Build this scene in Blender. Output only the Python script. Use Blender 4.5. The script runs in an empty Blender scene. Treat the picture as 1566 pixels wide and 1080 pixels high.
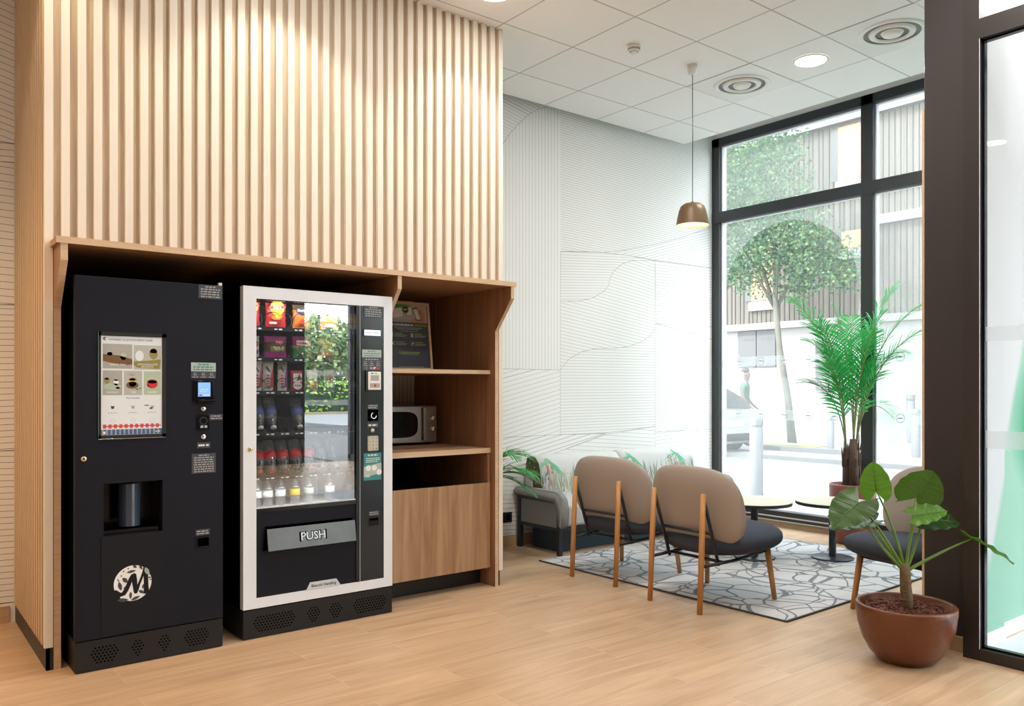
import bpy, bmesh, math, random
from mathutils import Vector, Matrix
random.seed(7)
sc = bpy.context.scene
COL = sc.collection
PI = math.pi

# ------------------------------------------------------------------ materials
def nodes_of(m):
    m.use_nodes = True
    return m.node_tree.nodes, m.node_tree.links

def M(name, col, rough=.5, metal=0.0, spec=.5, noise=None, bump=None, emit=0, emit_col=None, coat=0):
    m = bpy.data.materials.new(name)
    N, L = nodes_of(m)
    b = N['Principled BSDF']
    b.inputs['Base Color'].default_value = (*col, 1)
    b.inputs['Roughness'].default_value = rough
    b.inputs['Metallic'].default_value = metal
    b.inputs['Specular IOR Level'].default_value = spec
    b.inputs['Coat Weight'].default_value = coat
    if emit:
        b.inputs['Emission Color'].default_value = (*(emit_col or col), 1)
        b.inputs['Emission Strength'].default_value = emit
    if noise or bump:
        tc = N.new('ShaderNodeTexCoord')
        nz = N.new('ShaderNodeTexNoise')
        nz.inputs['Detail'].default_value = 6
        L.new(tc.outputs['Object'], nz.inputs['Vector'])
        if noise:                      # (scale, amount)
            nz.inputs['Scale'].default_value = noise[0]
            mx = N.new('ShaderNodeMix'); mx.data_type = 'RGBA'
            a = noise[1]
            mx.inputs['A'].default_value = (*[c*(1-a) for c in col], 1)
            mx.inputs['B'].default_value = (*[min(1, c*(1+a)) for c in col], 1)
            L.new(nz.outputs['Fac'], mx.inputs['Factor'])
            L.new(mx.outputs['Result'], b.inputs['Base Color'])
        if bump:                       # (scale, strength)
            n2 = N.new('ShaderNodeTexNoise'); n2.inputs['Scale'].default_value = bump[0]
            n2.inputs['Detail'].default_value = 4
            L.new(tc.outputs['Object'], n2.inputs['Vector'])
            bp = N.new('ShaderNodeBump'); bp.inputs['Strength'].default_value = bump[1]
            bp.inputs['Distance'].default_value = .01
            L.new(n2.outputs['Fac'], bp.inputs['Height'])
            L.new(bp.outputs['Normal'], b.inputs['Normal'])
    return m

def wood(name, c1, c2, stretch=(14, 14, 1.0), rough=.45, contrast=(.3, .7), spec=.4):
    m = bpy.data.materials.new(name)
    N, L = nodes_of(m); b = N['Principled BSDF']
    tc = N.new('ShaderNodeTexCoord'); mp = N.new('ShaderNodeMapping')
    mp.inputs['Scale'].default_value = stretch
    L.new(tc.outputs['Object'], mp.inputs['Vector'])
    n1 = N.new('ShaderNodeTexNoise'); n1.inputs['Scale'].default_value = 1.6
    n1.inputs['Detail'].default_value = 8; n1.inputs['Roughness'].default_value = .62
    n1.inputs['Distortion'].default_value = .6
    L.new(mp.outputs['Vector'], n1.inputs['Vector'])
    r = N.new('ShaderNodeValToRGB')
    r.color_ramp.elements[0].position = contrast[0]; r.color_ramp.elements[0].color = (*c1, 1)
    r.color_ramp.elements[1].position = contrast[1]; r.color_ramp.elements[1].color = (*c2, 1)
    L.new(n1.outputs['Fac'], r.inputs['Fac'])
    L.new(r.outputs['Color'], b.inputs['Base Color'])
    b.inputs['Roughness'].default_value = rough
    b.inputs['Specular IOR Level'].default_value = spec
    return m

def see_through(name, tint=(1, 1, 1), refl=.06, rough=0.0, white=0.0, white_col=(.9, .92, .92), fresnel=False):
    """thin clear sheet: transparent + mirror share (+ some white scatter)"""
    m = bpy.data.materials.new(name)
    N, L = nodes_of(m)
    N.remove(N['Principled BSDF']); out = N['Material Output']
    t = N.new('ShaderNodeBsdfTransparent'); t.inputs['Color'].default_value = (*tint, 1)
    g = N.new('ShaderNodeBsdfGlossy'); g.inputs['Roughness'].default_value = rough
    mx = N.new('ShaderNodeMixShader'); mx.inputs['Fac'].default_value = refl
    if fresnel:
        lw = N.new('ShaderNodeLayerWeight'); lw.inputs['Blend'].default_value = .35
        ma = N.new('ShaderNodeMath'); ma.operation = 'MULTIPLY_ADD'
        ma.inputs[1].default_value = .45; ma.inputs[2].default_value = refl
        L.new(lw.outputs['Facing'], ma.inputs[0]); L.new(ma.outputs[0], mx.inputs['Fac'])
    L.new(t.outputs[0], mx.inputs[1]); L.new(g.outputs[0], mx.inputs[2])
    last = mx
    if white > 0:
        tr = N.new('ShaderNodeBsdfTranslucent'); tr.inputs['Color'].default_value = (*white_col, 1)
        df = N.new('ShaderNodeBsdfDiffuse'); df.inputs['Color'].default_value = (*white_col, 1)
        m2 = N.new('ShaderNodeMixShader'); m2.inputs['Fac'].default_value = .5
        L.new(tr.outputs[0], m2.inputs[1]); L.new(df.outputs[0], m2.inputs[2])
        m3 = N.new('ShaderNodeMixShader'); m3.inputs['Fac'].default_value = white
        L.new(mx.outputs[0], m3.inputs[1]); L.new(m2.outputs[0], m3.inputs[2]); last = m3
    L.new(last.outputs[0], out.inputs['Surface'])
    return m

mt = {}
mt['white_paint'] = M('white paint', (.80, .80, .79), .6, bump=(60, .03))
mt['wallpaper'] = M('white wallpaper', (.85, .85, .84), .65)
mt['ink'] = M('grey printed line', (.16, .16, .16), .7)
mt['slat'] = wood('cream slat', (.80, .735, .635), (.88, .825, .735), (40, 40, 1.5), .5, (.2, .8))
mt['slat_warm_lit'] = wood('warm lit slat', (.52, .37, .23), (.66, .50, .33), (40, 40, 1.5), .5, (.2, .8))  # warm lamp glow on the left return put into the slat colour
mt['slat_back'] = wood('brown slat backing', (.50, .40, .29), (.66, .54, .40), (22, 22, 1.2), .6)
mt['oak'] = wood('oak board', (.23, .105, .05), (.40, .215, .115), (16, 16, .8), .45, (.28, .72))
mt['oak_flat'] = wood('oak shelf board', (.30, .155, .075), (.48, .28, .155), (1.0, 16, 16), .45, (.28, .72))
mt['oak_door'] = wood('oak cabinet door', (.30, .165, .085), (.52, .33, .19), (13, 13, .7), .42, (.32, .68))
mt['oak_edge'] = wood('oak edge band', (.58, .41, .26), (.72, .54, .36), (3, 30, 30), .5)
mt['chair_wood'] = wood('ash leg wood', (.42, .19, .06), (.58, .29, .10), (40, 40, 3), .4)
mt['black'] = M('black lacquer', (.012, .012, .014), .45)
mt['black_inside'] = M('black board', (.012, .011, .011), .7)
mt['machine'] = M('charcoal machine metal', (.0075, .0090, .0160), .55, 0, .2)
mt['machine2'] = M('dark grey machine panel', (.0125, .0135, .017), .6, 0, .15)
mt['machine_black'] = M('glossy black plastic', (.004, .005, .008), .15, 0, .35)
mt['hole'] = M('dark hole', (.0006, .0006, .0006), .9, 0, 0)
mt['kick'] = M('black kick panel', (.014, .0135, .0145), .5, 0, .3)
mt['vend_white'] = M('light grey machine frame', (.80, .86, .93), .4)
mt['vend_in'] = M('machine inside', (.035, .037, .055), .5)
mt['vend_light'] = M('white machine liner', (.62, .64, .66), .5)
mt['chrome'] = M('chrome', (.8, .8, .8), .12, 1)
mt['steel'] = M('brushed steel', (.50, .51, .50), .32, 1, noise=(30, .12))
mt['flap'] = M('brushed aluminium flap', (.17, .19, .20), .5, .7, noise=(14, .2))
mt['brass'] = M('brass lock', (.75, .62, .38), .25, 1)
mt['paper'] = M('white print', (.78, .85, .89), .35)
mt['ink_dark'] = M('dark print', (.03, .04, .06), .5)
mt['ink_blue'] = M('blue print', (.05, .13, .30), .4)
mt['ink_white'] = M('white lettering', (.85, .85, .85), .5)
mt['ink_grey'] = M('grey lettering', (.38, .40, .42), .5)
mt['sticker'] = M('charcoal sticker', (.05, .055, .07), .4)
mt['sage'] = M('sage sticker', (.42, .53, .50), .4)
mt['teal'] = M('teal sticker', (.03, .24, .25), .35)
mt['red'] = M('red print', (.60, .03, .03), .35)
mt['red_pink'] = M('rose print', (.70, .12, .16), .4)
mt['magenta'] = M('magenta print', (.62, .04, .30), .3)
mt['purple'] = M('purple print', (.30, .06, .34), .3)
mt['orange'] = M('orange print', (.72, .20, .03), .3)
mt['yellow'] = M('yellow print', (.80, .55, .03), .3)
mt['green'] = M('green print', (.05, .35, .12), .35)
mt['green_lime'] = M('lime lettering', (.30, .52, .03), .5)
mt['brown'] = M('brown print', (.17, .09, .025), .5)
mt['olive'] = M('olive print', (.28, .24, .05), .5)
mt['beige_print'] = M('pale grey print', (.48, .50, .46), .5)
mt['greenish_print'] = M('pale green print', (.45, .55, .42), .5)
mt['stone_print'] = M('warm grey print', (.40, .40, .38), .5)
mt['skin_print'] = M('skin tone print', (.55, .25, .17), .5)
mt['screen'] = M('lit blue display', (.10, .25, .45), .2, emit=.5, emit_col=(.25, .45, .8))
mt['lcd'] = M('lit pale display', (.5, .65, .75), .2, emit=.6, emit_col=(.55, .75, .85))
mt['keys'] = M('beige keypad', (.55, .54, .46), .5)
mt['coil'] = M('black wire', (.01, .01, .01), .35)
mt['clear'] = see_through('clear plastic', (.93, .96, .97), .14, .05, white=.12, fresnel=True)
mt['cola'] = M('dark drink', (.03, .012, .01), .15)
mt['vend_glass'] = see_through('machine window glass', (.97, .985, .98), .25)
mt['window_glass'] = see_through('window glass', (.97, .98, .975), .03, white=.045)  # white share puts a veil of glare haze into the glass
mt['film'] = see_through('pale window film', (.90, .93, .93), .0, .3, white=.18)
mt['film_strip'] = see_through('grey window band', (.80, .83, .82), .0, .3, white=.30)
mt['door_film'] = see_through('frosted door band', (.72, .75, .76), .0, .3, white=.40)
mt['frame_dark'] = M('anthracite frame', (.040, .044, .050), .42, .2)
mt['pillar'] = M('dark brown pillar paint', (.030, .024, .024), .5)
mt['door_frame'] = M('dark brown door frame', (.024, .019, .017), .4)
mt['alu'] = M('pale glazing bead', (.62, .66, .72), .4)
mt['taupe'] = M('taupe upholstery', (.39, .34, .30), .9, spec=.2, bump=(350, .25))
mt['slate'] = M('slate upholstery', (.046, .053, .072), .9, spec=.2, bump=(350, .25))
mt['sofa_grey'] = M('grey upholstery', (.25, .25, .25), .9, spec=.2, bump=(320, .25))
mt['sofa_light'] = M('light grey upholstery', (.50, .50, .50), .9, spec=.2, bump=(320, .25))
mt['navy_metal'] = M('dark metal', (.016, .020, .030), .4)
mt['plinth'] = M('dark blue plinth', (.02, .045, .075), .6)
mt['table_top'] = M('pale table top', (.66, .61, .48), .25, noise=(8, .06))
mt['table_edge'] = M('dark table edge', (.012, .014, .02), .4)
mt['leaf'] = M('glossy green leaf', (.036, .092, .010), .35, noise=(14, .35))
mt['leaf_light'] = M('bright green leaf', (.075, .20, .018), .35, noise=(14, .3))
mt['leaf_dark'] = M('deep green leaf', (.018, .055, .012), .3, noise=(14, .3))
mt['leaf_vein'] = M('pale leaf vein', (.10, .21, .04), .5)
mt['petiole'] = M('green stem', (.13, .25, .035), .45)
mt['palm'] = M('palm green', (.028, .38, .08), .45, noise=(9, .4))
mt['palm_dry'] = M('dull palm green', (.16, .25, .13), .5, noise=(9, .4))
mt['palm_stem'] = M('palm stem', (.26, .24, .10), .5)
mt['bark'] = M('brown fibrous bark', (.10, .06, .042), .9, noise=(30, .5), bump=(40, .8))
mt['plant_bark'] = M('grey brown plant stem', (.16, .11, .055), .85, noise=(30, .4), bump=(50, .6))
mt['chips'] = M('red brown bark chips', (.13, .035, .018), .9, noise=(40, .6))
mt['soil'] = M('dark mulch', (.05, .028, .02), .95, noise=(60, .6), bump=(60, 1))
mt['rust_pot'] = M('glazed rust pot', (.135, .040, .012), .32, noise=(9, .4), bump=(22, .5))
mt['palm_pot'] = M('dark red pot', (.20, .055, .045), .4, noise=(12, .3))
mt['shade'] = M('bronze lampshade', (.17, .105, .055), .45, .25)
mt['shade_in'] = M('warm white lampshade lining', (.9, .8, .6), .5)
mt['bulb'] = M('lit bulb', (1, .85, .6), .5, emit=4, emit_col=(1, .85, .62))
mt['diffuser'] = M('lit downlight diffuser', (1, .97, .9), .5, emit=9, emit_col=(1, .92, .80))
mt['plastic_white'] = M('white plastic', (.80, .80, .78), .4)
mt['vent_shadow'] = M('grey vent gap', (.22, .22, .22), .7)
mt['outlet'] = M('black socket', (.01, .01, .01), .35)
mt['baseboard'] = wood('wood look skirting', (.42, .27, .15), (.55, .38, .23), (1, 14, 14), .5)
mt['beige_base'] = wood('pale skirting', (.50, .40, .27), (.58, .48, .34), (6, 1, 14), .5)
# outside
mt['pavement'] = M('pale pavement', (.15, .15, .15), .85, noise=(1.2, .1))
mt['road'] = M('asphalt', (.085, .09, .095), .9, noise=(3, .15))
mt['kerb'] = M('stone kerb', (.07, .07, .073), .85, noise=(3, .1))
mt['bollard'] = M('grey bollard paint', (.085, .09, .095), .5)
mt['plaster'] = M('white plaster', (.22, .22, .215), .8)
mt['cladding'] = wood('weathered timber cladding', (.055, .049, .041), (.125, .115, .098), (3, 12, .15), .85, (.3, .7))
mt['cladding_gap'] = M('cladding gap', (.03, .028, .025), .9)
mt['ledge'] = M('pale ledge', (.17, .17, .165), .7)
mt['curtain'] = M('orange blind', (.36, .19, .095), .8, noise=(2, .15))
mt['dark_opening'] = M('dark opening', (.05, .05, .05), .5)
mt['shutter'] = M('grey shutter', (.06, .062, .065), .6)
mt['tree_leaf'] = M('tree leaf', (.022, .075, .038), .7, noise=(1.1, .6))
mt['tree_leaf2'] = M('pale tree leaf', (.085, .15, .055), .7, noise=(1.1, .5))
mt['trunk'] = M('tree bark', (.08, .08, .065), .9, noise=(3, .5))
mt['grass'] = M('dry grass', (.13, .13, .045), .9, noise=(4, .3))
mt['car_white'] = M('white car paint', (.22, .22, .225), .25, coat=.3)
mt['car_glass'] = M('car window', (.035, .04, .045), .1)
mt['tyre'] = M('tyre', (.012, .012, .012), .8)
mt['tail'] = M('red tail light', (.55, .01, .03), .25)
mt['skin'] = M('skin', (.085, .052, .040), .6)
mt['shirt'] = M('green t-shirt', (.025, .075, .045), .9)
mt['trousers'] = M('grey trousers', (.03, .033, .036), .9)
mt['hair'] = M('dark hair', (.02, .016, .014), .8)
mt['bank'] = M('sandy verge', (.35, .30, .18), .9)
mt['hedge'] = M('hedge green', (.16, .32, .04), .8, noise=(1.5, .5))

def add_translucency(m, col, f=.35):
    N, L = nodes_of(m); b = N['Principled BSDF']; out = N['Material Output']
    t = N.new('ShaderNodeBsdfTranslucent'); t.inputs['Color'].default_value = (*col, 1)
    mx = N.new('ShaderNodeMixShader'); mx.inputs['Fac'].default_value = f
    L.new(b.outputs[0], mx.inputs[1]); L.new(t.outputs[0], mx.inputs[2]); L.new(mx.outputs[0], out.inputs['Surface'])
add_translucency(mt['palm'], (.05, .50, .10), .25); add_translucency(mt['leaf'], (.12, .30, .02), .25)
add_translucency(mt['leaf_light'], (.22, .5, .04), .30); add_translucency(mt['leaf_dark'], (.05, .15, .02), .15)
add_translucency(mt['tree_leaf'], (.05, .14, .06), .3); add_translucency(mt['tree_leaf2'], (.12, .24, .10), .3)

# floor: wood-look tiles, long joints along X
def floor_material():
    m = bpy.data.materials.new('wood look floor tiles')
    N, L = nodes_of(m); b = N['Principled BSDF']
    tc = N.new('ShaderNodeTexCoord'); mp = N.new('ShaderNodeMapping')
    mp.inputs['Location'].default_value = (.31, -1.515, 0)
    L.new(tc.outputs['Object'], mp.inputs['Vector'])
    br = N.new('ShaderNodeTexBrick')
    br.offset = .37; br.offset_frequency = 2
    br.inputs['Scale'].default_value = 1
    br.inputs['Mortar Size'].default_value = .0022
    br.inputs['Mortar Smooth'].default_value = .2
    br.inputs['Bias'].default_value = 0
    br.inputs['Brick Width'].default_value = 1.2
    br.inputs['Row Height'].default_value = .2225
    br.inputs['Color1'].default_value = (0, 0, 0, 1); br.inputs['Color2'].default_value = (1, 1, 1, 1)
    br.inputs['Mortar'].default_value = (.5, .5, .5, 1)
    L.new(mp.outputs['Vector'], br.inputs['Vector'])
    # per-plank shift of the grain
    ad = N.new('ShaderNodeVectorMath'); ad.operation = 'MULTIPLY_ADD'
    ad.inputs[1].default_value = (3.1, 7.7, 0)
    L.new(br.outputs['Color'], ad.inputs[0]); L.new(tc.outputs['Object'], ad.inputs[2])
    m2 = N.new('ShaderNodeMapping'); m2.inputs['Scale'].default_value = (.9, 9, 1)
    L.new(ad.outputs[0], m2.inputs['Vector'])
    nz = N.new('ShaderNodeTexNoise'); nz.inputs['Scale'].default_value = 1.5; nz.inputs['Detail'].default_value = 8
    nz.inputs['Roughness'].default_value = .6; nz.inputs['Distortion'].default_value = .8
    L.new(m2.outputs['Vector'], nz.inputs['Vector'])
    r = N.new('ShaderNodeValToRGB')
    e = r.color_ramp.elements
    e[0].position = .25; e[0].color = (.42, .265, .150, 1)
    e[1].position = .72; e[1].color = (.63, .44, .28, 1)
    L.new(nz.outputs['Fac'], r.inputs['Fac'])
    mv = N.new('ShaderNodeMix'); mv.data_type = 'RGBA'; mv.blend_type = 'MULTIPLY'
    mv.inputs['Factor'].default_value = 1
    rb = N.new('ShaderNodeValToRGB')
    rb.color_ramp.elements[0].color = (.90, .90, .90, 1); rb.color_ramp.elements[1].color = (1, 1, 1, 1)
    L.new(br.outputs['Color'], rb.inputs['Fac'])
    L.new(r.outputs['Color'], mv.inputs['A']); L.new(rb.outputs['Color'], mv.inputs['B'])
    mx = N.new('ShaderNodeMix'); mx.data_type = 'RGBA'
    L.new(br.outputs['Fac'], mx.inputs['Factor'])
    L.new(mv.outputs['Result'], mx.inputs['A']); mx.inputs['B'].default_value = (.56, .43, .31, 1)
    L.new(mx.outputs['Result'], b.inputs['Base Color'])
    b.inputs['Roughness'].default_value = .36
    b.inputs['Specular IOR Level'].default_value = .45
    return m
mt['floor'] = floor_material()

def ceiling_material():
    m = bpy.data.materials.new('white ceiling tiles')
    N, L = nodes_of(m); b = N['Principled BSDF']
    tc = N.new('ShaderNodeTexCoord'); mp = N.new('ShaderNodeMapping')
    mp.inputs['Location'].default_value = (-.229, -.079, 0)
    L.new(tc.outputs['Object'], mp.inputs['Vector'])
    br = N.new('ShaderNodeTexBrick'); br.offset = 0
    br.inputs['Scale'].default_value = 1
    br.inputs['Mortar Size'].default_value = .006; br.inputs['Mortar Smooth'].default_value = .1
    br.inputs['Brick Width'].default_value = .6; br.inputs['Row Height'].default_value = .6
    br.inputs['Color1'].default_value = (.90, .90, .90, 1); br.inputs['Color2'].default_value = (.88, .88, .88, 1)
    br.inputs['Mortar'].default_value = (.50, .50, .50, 1)
    L.new(mp.outputs['Vector'], br.inputs['Vector'])
    L.new(br.outputs['Color'], b.inputs['Base Color'])
    bp = N.new('ShaderNodeBump'); bp.invert = True; bp.inputs['Strength'].default_value = .5; bp.inputs['Distance'].default_value = .006
    L.new(br.outputs['Fac'], bp.inputs['Height']); L.new(bp.outputs['Normal'], b.inputs['Normal'])
    b.inputs['Roughness'].default_value = .9
    return m
mt['ceiling'] = ceiling_material()

def rug_material():
    m = bpy.data.materials.new('cracked pattern rug')
    N, L = nodes_of(m); b = N['Principled BSDF']
    tc = N.new('ShaderNodeTexCoord')
    nz = N.new('ShaderNodeTexNoise'); nz.inputs['Scale'].default_value = 1.3
    L.new(tc.outputs['Object'], nz.inputs['Vector'])
    ad = N.new('ShaderNodeVectorMath'); ad.operation = 'MULTIPLY_ADD'; ad.inputs[1].default_value = (.5, .5, 0)
    L.new(nz.outputs['Color'], ad.inputs[0]); L.new(tc.outputs['Object'], ad.inputs[2])
    fl = N.new('ShaderNodeVectorMath'); fl.operation = 'MULTIPLY'; fl.inputs[1].default_value = (1, 1, 0)
    L.new(ad.outputs[0], fl.inputs[0])
    prev = None
    for scale, w in ((4.6, .030), (2.6, .021)):
        v = N.new('ShaderNodeTexVoronoi'); v.feature = 'DISTANCE_TO_EDGE'; v.inputs['Scale'].default_value = scale
        L.new(fl.outputs[0], v.inputs['Vector'])
        lt = N.new('ShaderNodeMath'); lt.operation = 'LESS_THAN'; lt.inputs[1].default_value = w
        L.new(v.outputs['Distance'], lt.inputs[0])
        if prev is None: prev = lt
        else:
            mxx = N.new('ShaderNodeMath'); mxx.operation = 'MAXIMUM'
            L.new(prev.outputs[0], mxx.inputs[0]); L.new(lt.outputs[0], mxx.inputs[1]); prev = mxx
    n2 = N.new('ShaderNodeTexNoise'); n2.inputs['Scale'].default_value = 160
    L.new(tc.outputs['Object'], n2.inputs['Vector'])
    mx = N.new('ShaderNodeMix'); mx.data_type = 'RGBA'
    mx.inputs['A'].default_value = (.53, .52, .52, 1); mx.inputs['B'].default_value = (.20, .205, .22, 1)
    L.new(prev.outputs[0], mx.inputs['Factor'])
    L.new(mx.outputs['Result'], b.inputs['Base Color'])
    bp = N.new('ShaderNodeBump'); bp.inputs['Strength'].default_value = .4; bp.inputs['Distance'].default_value = .004
    L.new(n2.outputs['Fac'], bp.inputs['Height']); L.new(bp.outputs['Normal'], b.inputs['Normal'])
    b.inputs['Roughness'].default_value = .95; b.inputs['Specular IOR Level'].default_value = .1
    return m
mt['rug'] = rug_material()
mt['rug_edge'] = M('dark rug binding', (.05, .05, .055), .9)

def mural_material():
    """vestibule wall: pale grey with a mint field and two deeper green patches (a printed graphic)"""
    m = bpy.data.materials.new('green wall graphic')
    N, L = nodes_of(m); b = N['Principled BSDF']
    tc = N.new('ShaderNodeTexCoord'); sp = N.new('ShaderNodeSeparateXYZ')
    L.new(tc.outputs['Object'], sp.inputs[0])
    # line x - 4.28 - .43*z : right of it is mint
    k = N.new('ShaderNodeMath'); k.operation = 'MULTIPLY_ADD'; k.inputs[1].default_value = -.43
    L.new(sp.outputs['Z'], k.inputs[0]); L.new(sp.outputs['X'], k.inputs[2])
    gt = N.new('ShaderNodeMapRange'); gt.inputs['From Min'].default_value = 4.24; gt.inputs['From Max'].default_value = 4.29
    L.new(k.outputs[0], gt.inputs['Value'])
    mx = N.new('ShaderNodeMix'); mx.data_type = 'RGBA'
    mx.inputs['A'].default_value = (.52, .54, .56, 1); mx.inputs['B'].default_value = (.22, .46, .35, 1)
    L.new(gt.outputs[0], mx.inputs['Factor'])
    cur = mx
    for c, r0 in (((5.16, 1.82, 1.10), .42), ((4.20, 1.82, .40), .26)):
        d = N.new('ShaderNodeVectorMath'); d.operation = 'DISTANCE'; d.inputs[1].default_value = c
        L.new(tc.outputs['Object'], d.inputs[0])
        mr = N.new('ShaderNodeMapRange'); mr.inputs['From Min'].default_value = r0; mr.inputs['From Max'].default_value = r0*.55
        L.new(d.outputs['Value'], mr.inputs['Value'])
        m2 = N.new('ShaderNodeMix'); m2.data_type = 'RGBA'
        L.new(mr.outputs[0], m2.inputs['Factor']); L.new(cur.outputs['Result'], m2.inputs['A'])
        m2.inputs['B'].default_value = (.01, .30, .16, 1); cur = m2
    L.new(cur.outputs['Result'], b.inputs['Base Color'])
    b.inputs['Roughness'].default_value = .6
    return m
mt['mural'] = mural_material()

# ------------------------------------------------------------------ mesh builder
_tc = {}
def text_geo(s, bold=0.0):
    key = (s, bold)
    if key in _tc: return _tc[key]
    cu = bpy.data.curves.new('t', 'FONT'); cu.body = s; cu.size = 1; cu.resolution_u = 2
    cu.offset = bold
    o = bpy.data.objects.new('t', cu); COL.objects.link(o)
    bpy.context.view_layer.update()
    dg = bpy.context.evaluated_depsgraph_get()
    me = bpy.data.meshes.new_from_object(o.evaluated_get(dg))
    vs = [tuple(v.co) for v in me.vertices]; fs = [tuple(p.vertices) for p in me.polygons]
    bpy.data.objects.remove(o); bpy.data.curves.remove(cu); bpy.data.meshes.remove(me)
    xs = [v[0] for v in vs] or [0]; ys = [v[1] for v in vs] or [0]
    _tc[key] = (vs, fs, min(xs), max(xs), min(ys), max(ys))
    return _tc[key]

class MB:
    def __init__(s):
        s.bm = bmesh.new(); s.mats = []; s.cur = 0; s.xf = None
    def mat(s, name):
        m = mt[name]
        if m not in s.mats: s.mats.append(m)
        s.cur = s.mats.index(m); return s
    def v(s, p):
        p = Vector(p)
        if s.xf: p = s.xf @ p
        return s.bm.verts.new(p)
    def f(s, vs, smooth=False):
        try: fc = s.bm.faces.new(vs)
        except ValueError: return None
        fc.material_index = s.cur; fc.smooth = smooth
        return fc
    def poly(s, pts, smooth=False):
        return s.f([s.v(p) for p in pts], smooth)
    def box(s, a, b, bevel=0, seg=2):
        x0, y0, z0 = [min(a[i], b[i]) for i in range(3)]; x1, y1, z1 = [max(a[i], b[i]) for i in range(3)]
        vs = [s.v(p) for p in ((x0,y0,z0),(x1,y0,z0),(x1,y1,z0),(x0,y1,z0),(x0,y0,z1),(x1,y0,z1),(x1,y1,z1),(x0,y1,z1))]
        fs = [s.f([vs[i] for i in q]) for q in ((0,3,2,1),(4,5,6,7),(0,1,5,4),(1,2,6,5),(2,3,7,6),(3,0,4,7))]
        if bevel:
            es = {e for f in fs for e in f.edges}
            r = bmesh.ops.bevel(s.bm, geom=list(es), offset=bevel, segments=seg, affect='EDGES', profile=.5)
            for f in r['faces']: f.material_index = s.cur; f.smooth = True
        return s
    def prism(s, pts2, axis, a, b):
        """2D outline swept along an axis: 'x' -> pts are (y,z); 'y' -> (x,z); 'z' -> (x,y)"""
        def P(p, t):
            return {'x': (t, p[0], p[1]), 'y': (p[0], t, p[1]), 'z': (p[0], p[1], t)}[axis]
        A = [s.v(P(p, a)) for p in pts2]; B = [s.v(P(p, b)) for p in pts2]
        n = len(pts2)
        s.f(A); s.f(B[::-1])
        for i in range(n): s.f([A[i], B[i], B[(i+1) % n], A[(i+1) % n]])
        return s
    def tube(s, pts, r, n=10, cap=True, smooth=True):
        pts = [Vector(p) for p in pts]
        if not hasattr(r, '__len__'): r = [r]*len(pts)
        rings = []; up = None
        for i, p in enumerate(pts):
            d = (pts[min(i+1, len(pts)-1)] - pts[max(i-1, 0)]).normalized()
            if up is None:
                up = Vector((0, 0, 1)) if abs(d.z) < .9 else Vector((1, 0, 0))
            u = d.cross(up)
            if u.length < 1e-5: u = d.cross(Vector((0, 1, 0)))
            u.normalize(); w = u.cross(d).normalized(); up = w
            rings.append([s.v(p + u*r[i]*math.cos(2*PI*k/n) + w*r[i]*math.sin(2*PI*k/n)) for k in range(n)])
        for a, b in zip(rings, rings[1:]):
            for k in range(n): s.f([a[k], a[(k+1) % n], b[(k+1) % n], b[k]], smooth)
        if cap: s.f(rings[0][::-1]); s.f(rings[-1])
        return s
    def lathe(s, prof, c=(0, 0, 0), n=28, axis='z', smooth=True, closed=False):
        """prof: list of (r, h)"""
        def P(r, h, k):
            a = 2*PI*k/n; x, y = r*math.cos(a), r*math.sin(a)
            return {'z': (c[0]+x, c[1]+y, c[2]+h), 'y': (c[0]+x, c[1]+h, c[2]+y), 'x': (c[0]+h, c[1]+x, c[2]+y)}[axis]
        rings = []
        for r, h in prof:
            if r < 1e-6: rings.append([s.v(P(0, h, 0))])
            else: rings.append([s.v(P(r, h, k)) for k in range(n)])
        for a, b in zip(rings, rings[1:]):
            for k in range(n):
                q = [a[k % len(a)], a[(k+1) % len(a)], b[(k+1) % len(b)], b[k % len(b)]]
                u = []
                for x in q:
                    if x not in u: u.append(x)
                if len(u) >= 3: s.f(u, smooth)
        return s
    def disc(s, c, r, n=20, axis='y', sign=-1, rz=None):
        rz = r if rz is None else rz
        pts = []
        for k in range(n):
            a = 2*PI*k/n*(1 if sign < 0 else -1); x, y = r*math.cos(a), rz*math.sin(a)
            pts.append({'y': (c[0]+x, c[1], c[2]+y), 'z': (c[0]+x, c[1]+y, c[2]), 'x': (c[0], c[1]+x, c[2]+y)}[axis])
        s.poly(pts); return s
    def ring(s, c, r0, r1, n=28, axis='y', seg=(0, 1)):
        def P(r, k):
            a = 2*PI*(seg[0]+(seg[1]-seg[0])*k/n); x, y = r*math.cos(a), r*math.sin(a)
            return {'y': (c[0]+x, c[1], c[2]+y), 'z': (c[0]+x, c[1]+y, c[2]), 'x': (c[0], c[1]+x, c[2]+y)}[axis]
        for k in range(n): s.poly([P(r0, k), P(r1, k), P(r1, k+1), P(r0, k+1)])
        return s
    def rect(s, x0, x1, z0, z1, y):       # flat print facing -Y
        s.poly([(x0, y, z0), (x1, y, z0), (x1, y, z1), (x0, y, z1)]); return s
    def super(s, c, ax, ay, az, n1=2.4, n2=2.4, nu=36, nv=20, shape=None):
        """superellipsoid: n1 roundness in the y-z face, n2 through the thickness x"""
        def sp(v, e): return math.copysign(abs(v)**e, v)
        rings = []
        for j in range(nv+1):
            t = -PI/2 + PI*j/nv
            if j in (0, nv): rings.append([s.v((c[0] + (ax if j else -ax), c[1], c[2]))] if not shape else [s.v(shape(c[0] + (ax if j else -ax), c[1], c[2]))]); continue
            cr = sp(math.cos(t), 2/n2); hx = sp(math.sin(t), 2/n2)
            row = []
            for k in range(nu):
                a = 2*PI*k/nu
                p = (c[0]+ax*hx, c[1]+ay*cr*sp(math.cos(a), 2/n1), c[2]+az*cr*sp(math.sin(a), 2/n1))
                row.append(s.v(shape(*p) if shape else p))
            rings.append(row)
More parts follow.
